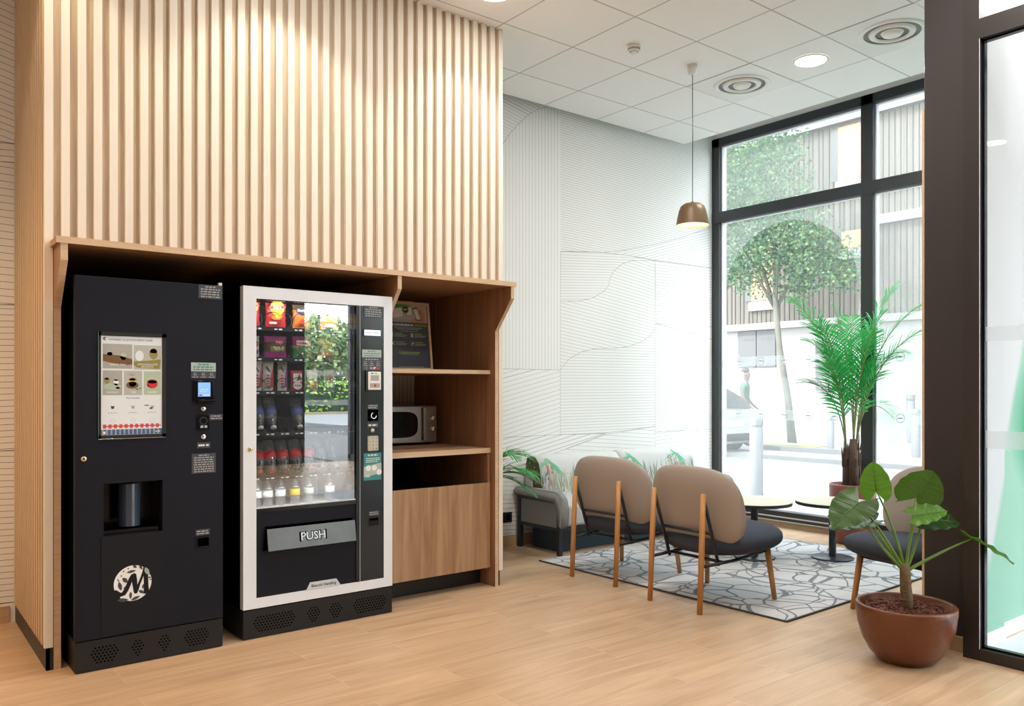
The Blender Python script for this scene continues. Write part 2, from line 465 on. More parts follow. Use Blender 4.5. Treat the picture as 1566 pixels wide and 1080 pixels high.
        for a, b in zip(rings, rings[1:]):
            for k in range(nu):
                q = [a[k % len(a)], a[(k+1) % len(a)], b[(k+1) % len(b)], b[k % len(b)]]
                u = []
                for x in q:
                    if x not in u: u.append(x)
                if len(u) >= 3: s.f(u, True)
        return s
    def text(s, st, x, z, h, y, align='c', bold=0.0, maxw=None):
        """upright lettering facing -Y, cap height about h"""
        vs, fs, x0, x1, y0, y1 = text_geo(st, bold)
        k = h/.72; w = (x1-x0)*k; kx = k
        if maxw and w > maxw: kx = k*maxw/w; w = maxw
        ox = x - (w/2 if align == 'c' else 0) - x0*kx
        V = [s.v((ox+v[0]*kx, y, z+v[1]*k)) for v in vs]
        for f in fs: s.f([V[i] for i in f])
        return s
    def dashes(s, x0, x1, z, h, y, seed=1, gap=.25):
        """a line of print too small to read"""
        r = random.Random(seed); x = x0
        while x < x1-h*.3:
            w = min(h*r.uniform(1.2, 3.6), x1-x); s.rect(x, x+w, z, z+h, y); x += w + h*(.5+gap)
        return s
    def build(s, name, parent=None, loc=(0, 0, 0), rotz=0, normals=True):
        if normals: bmesh.ops.recalc_face_normals(s.bm, faces=s.bm.faces[:])
        me = bpy.data.meshes.new(name); s.bm.to_mesh(me); s.bm.free()
        for m in s.mats: me.materials.append(m)
        o = bpy.data.objects.new(name, me); COL.objects.link(o)
        o.location = loc; o.rotation_euler = (0, 0, rotz)
        if parent: o.parent = parent
        return o

def tag(o, label=None, cat=None, group=None, kind=None):
    if label: o['label'] = label
    if cat: o['category'] = cat
    if group: o['group'] = group
    if kind: o['kind'] = kind
    return o
def thing(name, label, cat, loc=(0, 0, 0), rotz=0, group=None):
    o = bpy.data.objects.new(name, None); COL.objects.link(o)
    o.empty_display_size = .1
    o.location = loc; o.rotation_euler = (0, 0, rotz)
    return tag(o, label, cat, group)
def struct(o, label=None): return tag(o, label, None, None, 'structure')
def root(name, loc=(0, 0, 0)):
    o = bpy.data.objects.new(name, None); COL.objects.link(o); o.location = loc
    o.empty_display_size = .1
    return tag(o, kind='structure')
def copy_tree(o, parent=None):
    c = o.copy(); COL.objects.link(c)
    if parent: c.parent = parent
    for ch in list(o.children): copy_tree(ch, c)
    return c

CH = 3.687      # ceiling height
WY = 5.40       # patterned wall
WX = 6.78       # glazed street wall
# ================================================================== THE SETTING
b = MB().mat('floor'); b.box((-3, -5.1, -.08), (WX+.02, 5.42, 0)); struct(b.build('floor'), 'wood look tiled floor')
b = MB().mat('ceiling'); b.box((-3, -5.1, CH), (6.2, 5.30, CH+.05)); struct(b.build('ceiling'), 'white suspended tile ceiling')
b = MB().mat('white_paint'); b.box((-3.2, -5.3, 4.02), (7.05, 5.6, 4.2)); struct(b.build('trim_1'), 'white slab above the suspended ceiling')

def scan(poly, slope, spacing, vertical=False):
    """hatch lines of one slope inside a 2D outline -> list of segments"""
    a = PI/2 if vertical else math.atan(slope)
    c, s = math.cos(-a), math.sin(-a)
    R = [(x*c - z*s, x*s + z*c) for x, z in poly]
    lo, hi = min(p[1] for p in R), max(p[1] for p in R)
    out = []; y = math.ceil(lo/spacing)*spacing
    while y < hi:
        xs = []
        for (x0, y0), (x1, y1) in zip(R, R[1:]+R[:1]):
            if (y0 <= y) != (y1 <= y): xs.append(x0+(y-y0)/(y1-y0)*(x1-x0))
        xs.sort()
        for p, q in zip(xs[::2], xs[1::2]):
            if q-p > .01: out.append(((p*c + y*s, -p*s + y*c), (q*c + y*s, -q*s + y*c)))
        y += spacing
    return out
arc = [(3.3, 2.2), (3.75, 2.87), (4.063, 3.314), (4.142, 3.421), (4.238, 3.523), (4.345, 3.621), (4.444, 3.684), (4.549, 3.725)]
cb = [(4.693, 2.499), (4.934, 2.523), (5.202, 2.542), (5.53, 2.601), (5.876, 2.686), (6.296, 2.804), (6.78, 2.975)]
d2 = [(5.202, 2.542), (5.53, 2.547), (5.876, 2.538), (6.296, 2.54), (6.78, 2.541)]
s1 = [(4.689, 2.065), (4.906, 2.081), (5.081, 2.122), (5.209, 2.187), (5.274, 2.248), (5.292, 2.315), (5.339, 2.385), (5.446, 2.461), (5.582, 2.507), (5.892, 2.533)]
s2 = [(4.689, 1.469), (4.785, 1.561), (4.931, 1.631), (5.106, 1.666), (5.339, 1.675), (5.554, 1.702), (5.721, 1.756), (5.834, 1.82), (5.892, 1.891)]
TOP = 4.0
regions = [
 (arc + [(4.549, TOP), (3.3, TOP)], -.21, .028, 0),
 (arc + [(4.549, TOP), (4.689, TOP), (4.689, 1.468), (3.3, 1.468)], 0, .035, 1),
 ([(4.689, TOP), (6.78, TOP)] + cb[::-1], -.045, .0215, 0),
 (cb[2:] + d2[::-1], .28, .026, 0),
 ([(4.693, 2.499), (5.202, 2.542), (5.53, 2.547), (5.892, 2.533)] + s1[::-1], .07, .024, 0),
 (s1 + [(5.892, 1.891)] + s2[::-1], -.137, .030, 0),
 ([(5.892, 2.535), (6.78, 2.54), (6.78, 1.937), (5.906, 1.929)], .015, .028, 0),
 ([(5.906, 1.929), (6.749, 1.937), (6.749, 1.814), (6.31, 1.88)], 0, .03, 1),
 ([(5.892, 1.93), (6.31, 1.88), (6.78, 1.80), (6.78, .89), (5.892, .89)], .24, .026, 0),
 ([(5.892, .89), (6.78, .89), (6.78, .11), (5.892, .11)], .03, .035, 0),
 (s2 + [(5.892, .943), (5.235, .902), (4.689, .906)], .004, .026, 0),
 ([(3.3, 1.468), (4.689, 1.468), (4.689, .906), (3.3, .903)], .227, .038, 0),
 ([(3.3, .903), (4.689, .906), (5.235, .895), (4.689, .763), (3.3, .44)], .20, .036, 0),
 ([(5.235, .887), (5.892, .943), (5.892, .11), (3.3, .11), (3.3, .44), (4.689, .763)], -.08, .036, 0),
 # behind the open shelves
 ([(2.4, 1.55), (2.75, 1.40), (3.10, 1.20), (3.3, 1.18), (3.3, 2.6), (2.4, 2.6)], 0, .034, 1),
 ([(2.4, 1.55), (2.75, 1.40), (3.10, 1.20), (3.3, 1.18), (3.3, .1), (2.4, .1)], .12, .036, 0),
 # left of the slatted box
 ([(-3, 2.75), (.7, 2.68), (.7, TOP), (-3, TOP)], -.26, .036, 0),
 ([(-3, 2.30), (.7, 2.58), (.7, 2.68), (-3, 2.75)], .07, .036, 0),
 ([(-3, 2.30), (.7, 2.58), (.7, 1.78), (-3, 1.62)], -.03, .040, 0),
 ([(-3, 1.62), (.7, 1.78), (.7, .96), (-3, .96)], .03, .034, 0),
 ([(-3, .96), (.7, .96), (.7, .11), (-3, .11)], -.04, .034, 0),
]
b = MB().mat('wallpaper'); b.box((-3.2, WY, 0), (WX+.2, WY+.15, 4.05)); b.mat('ink')
lw = .0013
def stroke(p, q, w=lw):
    if p[0] > 3.3: w *= .62
    dx, dz = q[0]-p[0], q[1]-p[1]; l = math.hypot(dx, dz) or 1
    nx, nz = -dz/l*w, dx/l*w
    b.poly([(p[0]+nx, WY-.0006, p[1]+nz), (q[0]+nx, WY-.0006, q[1]+nz), (q[0]-nx, WY-.0006, q[1]-nz), (p[0]-nx, WY-.0006, p[1]-nz)])
for poly, sl, sp_, ver in regions:
    for p, q in scan(poly, sl, sp_, ver): stroke(p, q)
    for p, q in zip(poly, poly[1:]+poly[:1]):
        if p[1] < TOP and q[1] < TOP and (p[0] > 3.4 or p[0] < 1): stroke(p, q, .0016)
struct(b.build('wall_back'), 'white wallpapered wall with fine line pattern')
b = MB().mat('white_paint'); b.box((-3.15, -5.1, 0), (-3, WY, 4.05)); struct(b.build('wall_left'))
# street side bulkhead above the window frame
b = MB().mat('white_paint'); b.box((WX-.02, -5.1, 3.855), (WX+.2, WY, 4.05)); struct(b.build('wall_right'), 'white strip above the street window')
# rear wall with glazed openings (X0..X1)
mt['rear'] = M('dark grey wall paint', (.045, .045, .048), .7)
b = MB().mat('rear'); y0, y1 = -5.25, -5.1
for x0, x1 in ((-3.15, 5.90), (6.86, 7.0)): b.box((x0, y0, 0), (x1, y1, 4.05))
b.box((5.90, y0, 2.84), (6.86, y1, 4.05))
struct(b.build('wall_rear'))
r4 = root('door_2')
b = MB().mat('frame_dark')
for x in (5.90, 6.82): b.box((x, -5.2, 0), (x+.04, -5.14, 2.84))
b.build('frame', r4)
b = MB().mat('window_glass'); b.poly([(5.92, -5.17, 0.02), (6.84, -5.17, 0.02), (6.84, -5.17, 2.84), (5.92, -5.17, 2.84)]); b.build('pane', r4)
b = MB().mat('film_strip')
for z in (1.005, 1.53): b.poly([(5.94, -5.165, z), (6.82, -5.165, z), (6.82, -5.165, z+.095), (5.94, -5.165, z+.095)])
b.build('frosted_band', r4)

# ---- street window (plane X = WX), Y from 1.9 to 5.4
w1 = root('window_1')
b = MB().mat('frame_dark')
xf0, xf1 = WX-.035, WX+.05
b.box((xf0, 5.31, .05), (xf1, WY, 3.85))                     # corner post
b.box((xf0, 3.67, .05), (xf1, 3.78, 3.85))                   # mullion
b.box((xf0, 2.03, .05), (xf1, 2.12, 3.85)); b.box((xf0, 1.93, .05), (xf1, 2.03, 3.85))
b.box((xf0, 1.93, 3.767), (xf1, WY, 3.85))                   # head
b.box((xf0-.004, 1.93, 2.992), (xf1, WY, 3.098))             # transom
b.box((xf0-.03, 1.93, .05), (xf1, WY, .145))                 # sill
b.build('frame', w1)
b = MB().mat('alu')
for ya, yb in ((5.295, 5.31), (3.655, 3.67), (3.78, 3.79)):
    b.box((WX-.002, ya, .145), (WX+.045, yb, 2.992)); b.box((WX-.002, ya, 3.098), (WX+.045, yb, 3.767))
b.box((WX-.001, 2.12, 2.984), (WX+.045, 5.31, 2.992)); b.box((WX-.001, 2.12, 3.757), (WX+.045, 5.31, 3.767))
b.box((WX-.070, 1.93, .088), (WX-.055, WY, .100)); b.box((WX-.070, 1.93, .052), (WX-.055, WY, .060))
b.build('glazing_bead', w1)
panes = [(3.79, 5.295, .145, 2.984), (2.12, 3.655, .145, 2.984), (3.79, 5.295, 3.098, 3.757), (2.12, 3.655, 3.098, 3.757)]
for ya, yb, za, zb in panes:
    b = MB().mat('window_glass'); b.poly([(WX+.02, ya, za), (WX+.02, yb, za), (WX+.02, yb, zb), (WX+.02, ya, zb)]); b.build('pane', w1)
# pale film with a clear round opening
b = MB().mat('film')
cy, cz, cr = 4.555, 2.155, .745; ya, yb, za, zb = panes[0]
N_ = 64
def edge_pt(a):
    dy, dz = math.cos(a), math.sin(a); t = 9
    if dy > 1e-9: t = min(t, (yb-cy)/dy)
    if dy < -1e-9: t = min(t, (ya-cy)/dy)
    if dz > 1e-9: t = min(t, (zb-cz)/dz)
    if dz < -1e-9: t = min(t, (za-cz)/dz)
    return (cy+dy*t, cz+dz*t)
angs = sorted([2*PI*k/N_ for k in range(N_)] + [math.atan2(z-cz, y-cy) % (2*PI) for y in (ya, yb) for z in (za, zb)])
for a0, a1 in zip(angs, angs[1:]+[angs[0]+2*PI]):
    p0, p1 = edge_pt(a0), edge_pt(a1)
    rr = lambda a: min(cr, math.hypot(edge_pt(a)[0]-cy, edge_pt(a)[1]-cz)-.0005)
    q0 = (cy+rr(a0)*math.cos(a0), cz+rr(a0)*math.sin(a0)); q1 = (cy+rr(a1)*math.cos(a1), cz+rr(a1)*math.sin(a1))
    b.poly([(WX+.014, *q0), (WX+.014, *p0), (WX+.014, *p1), (WX+.014, *q1)])
for ya, yb, za, zb in panes[1:]:
    b.poly([(WX+.014, ya, za), (WX+.014, yb, za), (WX+.014, yb, zb), (WX+.014, ya, zb)])
tag(b.build('window_film', w1), 'pale translucent film with a clear round opening')
b = MB().mat('film_strip')
for za, zb in ((1.53, 1.62), (1.005, 1.105)):
    for ya, yb in ((3.79, 5.295), (2.12, 3.655)):
        b.poly([(WX+.011, ya, za), (WX+.011, yb, za), (WX+.011, yb, zb), (WX+.011, ya, zb)])
b.mat('ink_grey')
for z in (1.575, 1.055):
    for y in (5.1, 4.84, 4.58, 4.32, 4.06, 3.45, 3.2, 2.95, 2.7, 2.45):
        b.ring((WX+.009, y, z), .034, .038, 20, 'x')
        b.poly([(WX+.009, y-.022, z-.004), (WX+.009, y+.022, z-.004), (WX+.009, y+.022, z+.004), (WX+.009, y-.022, z+.004)])
tag(b.build('frosted_band', w1), 'pale horizontal band with small round marks')
# more of the street front beyond the entrance lobby
w2 = root('window_2')
b = MB().mat('frame_dark')
for y in (1.60, .2, -1.2, -2.6, -4.0, -5.1): b.box((xf0, y, .05), (xf1, y+.09, 3.85))
b.box((xf0, -5.1, 3.767), (xf1, 1.69, 3.85)); b.box((xf0, -5.1, .0), (xf1, 1.69, .12)); b.build('frame', w2)
b = MB().mat('window_glass'); b.poly([(WX+.02, -5.1, .1), (WX+.02, 1.69, .1), (WX+.02, 1.69, 3.78), (WX+.02, -5.1, 3.78)]); b.build('pane', w2)

# skirtings
b = MB().mat('baseboard'); b.box((3.29, WY-.012, 0), (WX-.05, WY, .095)); struct(b.build('baseboard_back'))
b = MB().mat('baseboard'); b.box((-3, WY-.012, 0), (.61, WY, .095)); struct(b.build('baseboard_left'))
b = MB().mat('beige_base'); b.box((WX-.04, 1.93, 0), (WX+.02, WY-.012, .05)); struct(b.build('baseboard_right'))

# ---- slat-clad box above and around the alcove
NS, P0, PW, PITCH = 39, .631, .037, .0689
FY, BY = 4.36, 4.382      # slat front, backing plane
b = MB().mat('slat_back')
b.box((.650, BY, 2.0), (3.268, WY, CH))                       # upper box
b.box((.650, BY, .10), (.672, WY, 2.0)); b.box((3.248, BY, .10), (3.268, WY, 2.0))   # side walls
struct(b.build('wall_front'), 'brown backing of the slatted box')
b = MB().mat('slat')
for k in range(NS):
    x = P0+PITCH*k; z0 = 2.0
    if k in (0, NS-1): z0 = .105
    b.box((x, FY, z0), (x+(PW if k < NS-1 else .033), BY, CH), .0012, 1)
for k in range(15):
    y = FY+PITCH*k
    if k: b.mat('slat_warm_lit'); b.box((P0, y, .105), (.650, y+PW, CH), .0012, 1); b.mat('slat'); b.box((3.268, y, .105), (3.283, y+PW, CH), .0012, 1)
struct(b.build('trim_2'), 'vertical cream slats cladding the box above the machines')
b = MB().mat('black'); b.box((.640, FY+.004, 0), (.655, WY, .105)); b.box((.640, FY+.004, 0), (.668, FY+.02, .105))
b.box((3.250, FY+.03, 0), (3.277, WY, .105)); struct(b.build('trim_3'), 'black kick board under the slats')

# ---- pillar
b = MB().mat('pillar'); b.box((4.24, 1.805, 0), (4.62, 2.03, CH), .003, 1); struct(b.build('trim_4'), 'dark brown pillar')
b = MB().mat('oak_edge'); b.box((4.245, 2.031, 0), (4.30, 2.043, 2.75)); struct(b.build('trim_5'), 'pale edge strip on the pillar')
b = MB().mat('baseboard'); b.box((4.222, 1.815, 0), (4.24, 2.03, .075)); struct(b.build('baseboard_front'))
# ---- entrance door and the lobby behind it
d1 = root('door_1')
b = MB().mat('door_frame')
b.box((4.165, 1.728, 0), (4.235, 1.805, CH)); b.box((4.165, .30, 0), (4.235, .38, CH))
b.box((4.165, .38, 0), (4.235, 1.728, .055)); b.box((4.165, .38, 2.99), (4.235, 1.728, 3.085))
b.box((4.172, .38, CH-.05), (4.23, 1.728, CH))
b.build('frame', d1)
b = MB().mat('machine_black')
b.box((4.192, 1.716, .055), (4.222, 1.728, 2.99)); b.box((4.192, .38, .055), (4.222, 1.728, .066)); b.box((4.192, .38, 2.98), (4.222, 1.728, 2.99))
b.build('seal', d1)
b = MB().mat('alu'); b.box((4.196, 1.7285, .06), (4.20, 1.732, 2.985)); b.box((4.164, 1.7275, .055), (4.168, 1.7295, 2.99)); b.box((4.164, 1.7275, 3.085), (4.168, 1.7295, CH)); b.build('glazing_bead', d1)
b = MB().mat('window_glass'); b.poly([(4.205, .38, .06), (4.205, 1.718, .06), (4.205, 1.718, 2.985), (4.205, .38, 2.985)]); b.build('pane', d1)
b = MB().mat('window_glass'); b.poly([(4.205, .38, 3.085), (4.205, 1.728, 3.085), (4.205, 1.728, CH-.05), (4.205, .38, CH-.05)]); b.build('pane', d1)
b = MB().mat('door_film')
for za, zb in ((1.535, 1.605), (1.02, 1.105)): b.poly([(4.203, .38, za), (4.203, 1.716, za), (4.203, 1.716, zb), (4.203, .38, zb)])
b.build('frosted_band', d1)
b = MB().mat('mural'); b.box((4.625, 1.82, 0), (WX-.04, 1.93, CH)); b.box((4.26, 1.795, 0), (4.625, 1.8045, CH)); struct(b.build('wall_lobby'), 'lobby wall with green graphic')
b = MB().mat('plastic_white'); b.box((4.625, 1.805, 0), (WX-.04, 1.82, .07)); b.box((4.26, 1.786, 0), (4.625, 1.795, .07)); struct(b.build('baseboard_lobby'))
mt['lobby_floor'] = M('pale grey lobby floor', (.55, .57, .60), .5)
b = MB().mat('lobby_floor'); b.box((4.25, -1.2, .0005), (WX-.05, 1.786, .004)); struct(b.build('trim_6'), 'grey lobby floor')

# ================================================================== ALCOVE AND SHELVES
alc = thing('alcove_surround', 'oak board surround with bracketed ends framing the two machines', 'alcove', (.67, 4.36, 0))
def A(b): b.xf = Matrix.Translation((-.67, -4.36, 0)); return b
b = A(MB()).mat('oak_flat'); b.box((.655, 4.19, 1.964), (3.258, 5.39, 1.992)); b.mat('oak_edge'); b.box((.653, 4.185, 1.963), (3.26, 4.1905, 1.993)); b.build('top_board', alc)
prof = [(5.39, 0), (5.39, 1.963), (4.192, 1.963), (4.192, 1.886), (4.364, 1.685), (4.364, 0)]
for x0, x1, nm in ((.670, .700, 'side_panel'), (3.220, 3.246, 'side_panel'), (2.392, 2.418, 'divider')):
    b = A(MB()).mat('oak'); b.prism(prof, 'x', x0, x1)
    b.mat('oak_edge')
    for (ya, za), (yb, zb) in zip([(4.192, 1.963), (4.192, 1.886), (4.364, 1.685)], [(4.192, 1.886), (4.364, 1.685), (4.364, .0)]):
        n = Vector((0, zb-za, -(yb-ya))).normalized()*.004
        if n.y > 0: n = -n
        b.poly([(x0, ya+n.y*.4, za+n.z*.4), (x1, ya+n.y*.4, za+n.z*.4), (x1, yb+n.y*.4, zb+n.z*.4), (x0, yb+n.y*.4, zb+n.z*.4)])
    b.build(nm, alc)
b = A(MB()).mat('black_inside'); b.box((.704, 5.36, 0), (2.39, 5.388, 1.96)); b.box((.7005, 4.40, 0), (.704, 5.36, 1.90)); b.build('back_panel', alc)

sh = MB().mat('oak_flat'); sh.box((2.421, 4.42, 1.404), (3.218, 5.38, 1.427)); sh.mat('oak_edge'); sh.box((2.421, 4.415, 1.403), (3.218, 4.4205, 1.428))
o = sh.build('shelf'); tag(o, 'oak shelf board carrying the framed notice above the microwave', 'shelf')
wt = MB().mat('oak_flat'); wt.box((2.421, 4.415, .882), (3.218, 5.38, .913)); wt.mat('oak_edge'); wt.box((2.421, 4.41, .881), (3.218, 4.4155, .914))
o = wt.build('worktop'); tag(o, 'oak worktop with the microwave standing on it', 'worktop')
cab = thing('cabinet', 'low oak cabinet with plain door and open gap under the worktop', 'cabinet', (2.42, 4.41, 0))
b = MB().mat('oak'); b.box((.776, .005, .60), (.795, .93, .878)); b.box((.776, .03, .10), (.795, .93, .60)); b.box((.002, .03, .10), (.02, .93, .878)); b.mat('black_inside'); b.box((.02, .93, .10), (.776, .95, .878)); b.box((.02, .05, .60), (.776, .93, .62)); b.build('body', cab)
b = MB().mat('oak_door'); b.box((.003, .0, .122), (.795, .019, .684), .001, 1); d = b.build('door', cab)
b = MB().mat('chrome'); b.lathe([(.011, 0), (.011, -.006), (.007, -.009), (0, -.009)], (.033, 0, .648), 16, 'y'); b.mat('hole'); b.box((.0315, -.0095, .644), (.0345, -.0089, .652)); tag(b.build('lock', d), 'small chrome cam lock')
b = MB().mat('black'); b.box((.002, .12, 0), (.797, .135, .128)); b.build('kick_plate', cab)

# ------------------------------------------------------------------ microwave
mw = thing('microwave', 'stainless microwave oven with two dials on the oak worktop', 'microwave', (2.66, 4.95, .9145))
b = MB().mat('steel'); b.box((0, .012, .014), (.48, .36, .272), .004); b.mat('black'); [b.box((x, y, 0), (x+.03, y+.03, .014)) for x in (.03, .42) for y in (.04, .30)]; b.build('body', mw)
b = MB().mat('steel'); b.box((.003, 0, .018), (.355, .014, .268), .003); d = b.build('door', mw)
b = MB().mat('machine_black')
pts = []
for k in range(40):
    a = 2*PI*k/40; c_, s_ = math.cos(a), math.sin(a)
    pts.append((.175+.150*math.copysign(abs(c_)**.55, c_), -.001, .143+.090*math.copysign(abs(s_)**.62, s_)))
b.poly(pts); b.build('door_window', d)
b = MB().mat('steel'); b.box((.362, -.022, .03), (.383, -.004, .258), .004); b.mat('black'); b.box((.365, -.004, .034), (.38, .012, .05)); b.box((.365, -.004, .24), (.38, .012, .256)); b.build('handle', d)
b = MB().mat('steel'); b.box((.388, 0, .018), (.478, .014, .268), .002); b.build('control_panel', mw)
for z in (.185, .108):
    b = MB().mat('chrome'); b.lathe([(.024, 0), (.024, -.004), (.018, -.006), (.017, -.022), (.014, -.024), (0, -.024)], (.440, 0, z), 24, 'y'); b.box((.438, -.030, z-.017), (.442, -.023, z+.017)); b.build('dial', mw)

# ------------------------------------------------------------------ framed notice leaning on the shelf
fr = thing('framed_notice', 'oak framed dark notice with photo on top leaning on the shelf', 'notice', (2.66, 4.78, 1.429))
fr.rotation_euler = (math.radians(-7), 0, 0)
b = MB().mat('oak_edge'); W_, H_ = .335, .463
for a, c in (((0, 0), (W_, .016)), ((0, H_-.016), (W_, H_)), ((0, .016), (.016, H_-.016)), ((W_-.016, .016), (W_, H_-.016))): b.box((a[0], -.014, a[1]), (c[0], .006, c[1]))
b.mat('black'); b.box((.01, .002, .01), (W_-.01, .006, H_-.01)); b.build('frame', fr)
b = MB().mat('sticker'); b.rect(.016, W_-.016, .016, H_-.016, -.0005); y = -.0012
b.mat('beige_print'); b.rect(.016, W_-.016, .325, H_-.016, y)
b.mat('stone_print'); b.rect(.016, W_-.016, .325, .345, y-.0004)
b.mat('green'); b.rect(.018, .18, .415, .445, y-.0004); b.mat('ink_grey'); b.rect(.16, .20, .39, .446, y-.0004); b.mat('brown'); b.rect(.018, .045, .335, .40, y-.0004)
b.mat('ink_white'); b.poly([(.05, y-.0008, .35), (.13, y-.0008, .365), (.13, y-.0008, .425), (.05, y-.0008, .415)]); b.poly([(.165, y-.0008, .372), (.20, y-.0008, .380), (.20, y-.0008, .43), (.165, y-.0008, .425)])
b.mat('skin_print'); b.poly([(.185, y-.001, .327), (.30, y-.001, .327), (.30, y-.001, .385), (.268, y-.001, .425), (.25, y-.001, .38), (.215, y-.001, .352)])
b.mat('machine2'); b.poly([(.208, y-.0012, .422), (.243, y-.0012, .432), (.275, y-.0012, .345), (.235, y-.0012, .340)]); b.mat('ink_white'); b.poly([(.213, y-.0014, .416), (.241, y-.0014, .424), (.270, y-.0014, .350), (.237, y-.0014, .346)])
b.mat('sticker'); b.disc((.153, y-.0014, .412), .026, 24); b.mat('green_lime'); b.ring((.153, y-.0016, .412), .023, .026); b.mat('ink_white'); b.dashes(.139, .168, .408, .009, y-.0016, 3)
b.mat('ink_white'); b.text('LA E-CONCIERGERIE DE', .022, .300, .0145, y-.0005, 'l', .03, .182); b.mat('green_lime'); b.text('VOTRE H\u00d4TEL', .209, .300, .0145, y-.0005, 'l', .03, .105)
b.mat('ink_grey'); b.dashes(.06, .28, .286, .005, y, 5); b.dashes(.085, .26, .276, .005, y, 6); b.mat('green_lime'); b.dashes(.10, .24, .262, .0045, y, 7)
for (x, z, sd) in ((.028, .222, 1), (.178, .222, 2), (.028, .165, 3), (.178, .165, 4)):
    b.mat('green_lime'); b.dashes(x+.038, x+.10, z+.022, .006, y, sd); b.mat('ink_grey'); b.dashes(x+.038, x+.125, z+.012, .0045, y, sd+10); b.dashes(x+.038, x+.115, z+.004, .0045, y, sd+20)
b.mat('ink_grey'); b.ring((.044, y, .238), .014, .016); b.mat('ink_white'); b.rect(.042, .046, .230, .247, y)
b.mat('stone_print'); b.rect(.182, .205, .224, .252, y)
b.mat('ink_white'); b.poly([(.032, y, .168), (.035, y, .165), (.058, y, .192), (.055, y, .195)]); b.poly([(.055, y, .165), (.058, y, .168), (.035, y, .195), (.032, y, .192)])
b.mat('ink_grey'); b.ring((.194, y, .180), .014, .016); b.mat('ink_white'); b.poly([(.188, y, .172), (.202, y, .183), (.199, y, .189), (.187, y, .178)])
b.mat('green_lime'); b.dashes(.085, .25, .118, .006, y, 31); b.mat('ink_grey'); b.dashes(.10, .235, .108, .005, y, 32)
b.mat('ink_grey'); b.dashes(.08, .27, .022, .004, y, 34)
b.build('poster', fr)

# ================================================================== COFFEE MACHINE
cm = thing('coffee_machine', 'tall charcoal hot drinks machine with drinks menu and round white M emblem', 'coffee machine', (.733, 4.215, 0))
CW = .666
b = MB().mat('machine_black'); b.box((.004, .21, .02), (CW-.004, .74, 1.815))
for a_, c_ in (((.004, .02), (.116, 1.815)), ((.380, .02), (CW-.004, 1.815)), ((.116, .02), (.380, .616)), ((.116, .868), (.380, 1.815))): b.box((a_[0], .045, a_[1]), (c_[0], .21, c_[1]))
b.mat('hole'); b.box((.02, .06, 0), (CW-.02, .72, .02))
b.mat('plastic_white'); b.box((CW-.02, .0, 1.828), (CW-.005, .02, 1.842)); b.build('body', cm)
dz0 = .150
b = MB().mat('machine'); ox0, ox1, oz0, oz1 = .118, .378, .618, .866   # dispensing niche
b.box((0, 0, dz0), (ox0, .042, 1.828)); b.box((ox1, 0, dz0), (CW, .042, 1.828)); b.box((ox0, 0, oz1), (ox1, .042, 1.828)); b.box((ox0, .002, dz0), (ox1, .042, oz0))
door = b.build('door', cm)
b = MB().mat('machine2'); b.box((.108, -.003, dz0+.006), (.378, .0, oz0)); tag(b.build('lower_panel', door), 'dark grey panel with the emblem')
# emblem: white disc with dark script M and leaves
b = MB(); S = lambda px, py: (.243 + (px-585)/770*.166, .386 - (py-555)/705*.168)
b.mat('ink_white'); y = -.0036; b.disc((.243, y, .386), .083, 40, 'y', -1, .084)
b.mat('machine2'); y -= .0006
def P2(pts, yy): b.poly([(*((lambda q: (q[0], yy, q[1]))(S(*p))),) for p in pts])
def thick(path, widths, yy):
    pv = [Vector(S(*p)) for p in path]
    L_, R_ = [], []
    for i, p in enumerate(pv):
        d = (pv[min(i+1, len(pv)-1)]-pv[max(i-1, 0)]).normalized(); n = Vector((-d.y, d.x)); w = widths[i]*.166/770/2
        L_.append(p+n*w); R_.append(p-n*w)
    for i in range(len(pv)-1): b.poly([(L_[i].x, yy, L_[i].y), (R_[i].x, yy, R_[i].y), (R_[i+1].x, yy, R_[i+1].y), (L_[i+1].x, yy, L_[i+1].y)])
thick([(170, 690), (235, 680), (270, 720), (330, 755), (400, 740), (450, 670), (500, 570), (540, 470), (570, 420), (590, 400)], [60, 75, 100, 90, 95, 95, 90, 80, 80, 90], y)
thick([(585, 370), (600, 400), (615, 500), (630, 620), (640, 720), (640, 770)], [70, 110, 110, 95, 85, 50], y-.0001)
thick([(640, 760), (670, 690), (710, 590), (760, 480), (800, 380), (830, 270)], [60, 70, 55, 50, 55, 60], y-.0002)
thick([(845, 290), (850, 400), (855, 550), (858, 650), (862, 760), (865, 800)], [70, 95, 92, 95, 110, 120], y-.0003)
thick([(200, 700), (280, 790), (330, 800)], [40, 60, 30], y-.0001)
def lf(c0, c1, w, yy, m='sticker'):
    p, q = Vector(S(*c0)), Vector(S(*c1)); d = q-p; n = Vector((-d.y, d.x)).normalized()*w*.166/770
    b.mat(m); o = []
    for t, k in ((0, 0), (.2, .65), (.45, 1), (.75, .7), (1, 0)): o.append((p+d*t+n*k))
    for t, k in ((.75, .7), (.45, 1), (.2, .65)): o.append((p+d*t-n*k))
    b.poly([(u.x, yy, u.y) for u in o])
for c0, c1, w in (((455, 335), (650, 310), 32), ((375, 425), (480, 535), 45), ((300, 495), (350, 675), 42), ((585, 205), (665, 260), 32), ((715, 215), (780, 310), 28), ((265, 855), (500, 875), 42), ((540, 720), (535, 870), 32), ((545, 890), (735, 830), 35), ((700, 715), (825, 790), 34), ((800, 600), (785, 700), 22), ((430, 600), (405, 660), 20)): lf(c0, c1, w, y-.0005)
lf((835, 270), (910, 435), 46, y-.0006, 'ink_grey')
b.mat('sticker')
for px, py in ((280, 450), (300, 480), (350, 385), (395, 300), (490, 255), (930, 420), (940, 490), (915, 480), (945, 530)): b.disc((S(px, py)[0], y-.0004, S(px, py)[1]), .0035, 8)
tag(b.build('emblem', door), 'round white emblem with leaves and a dark script M')
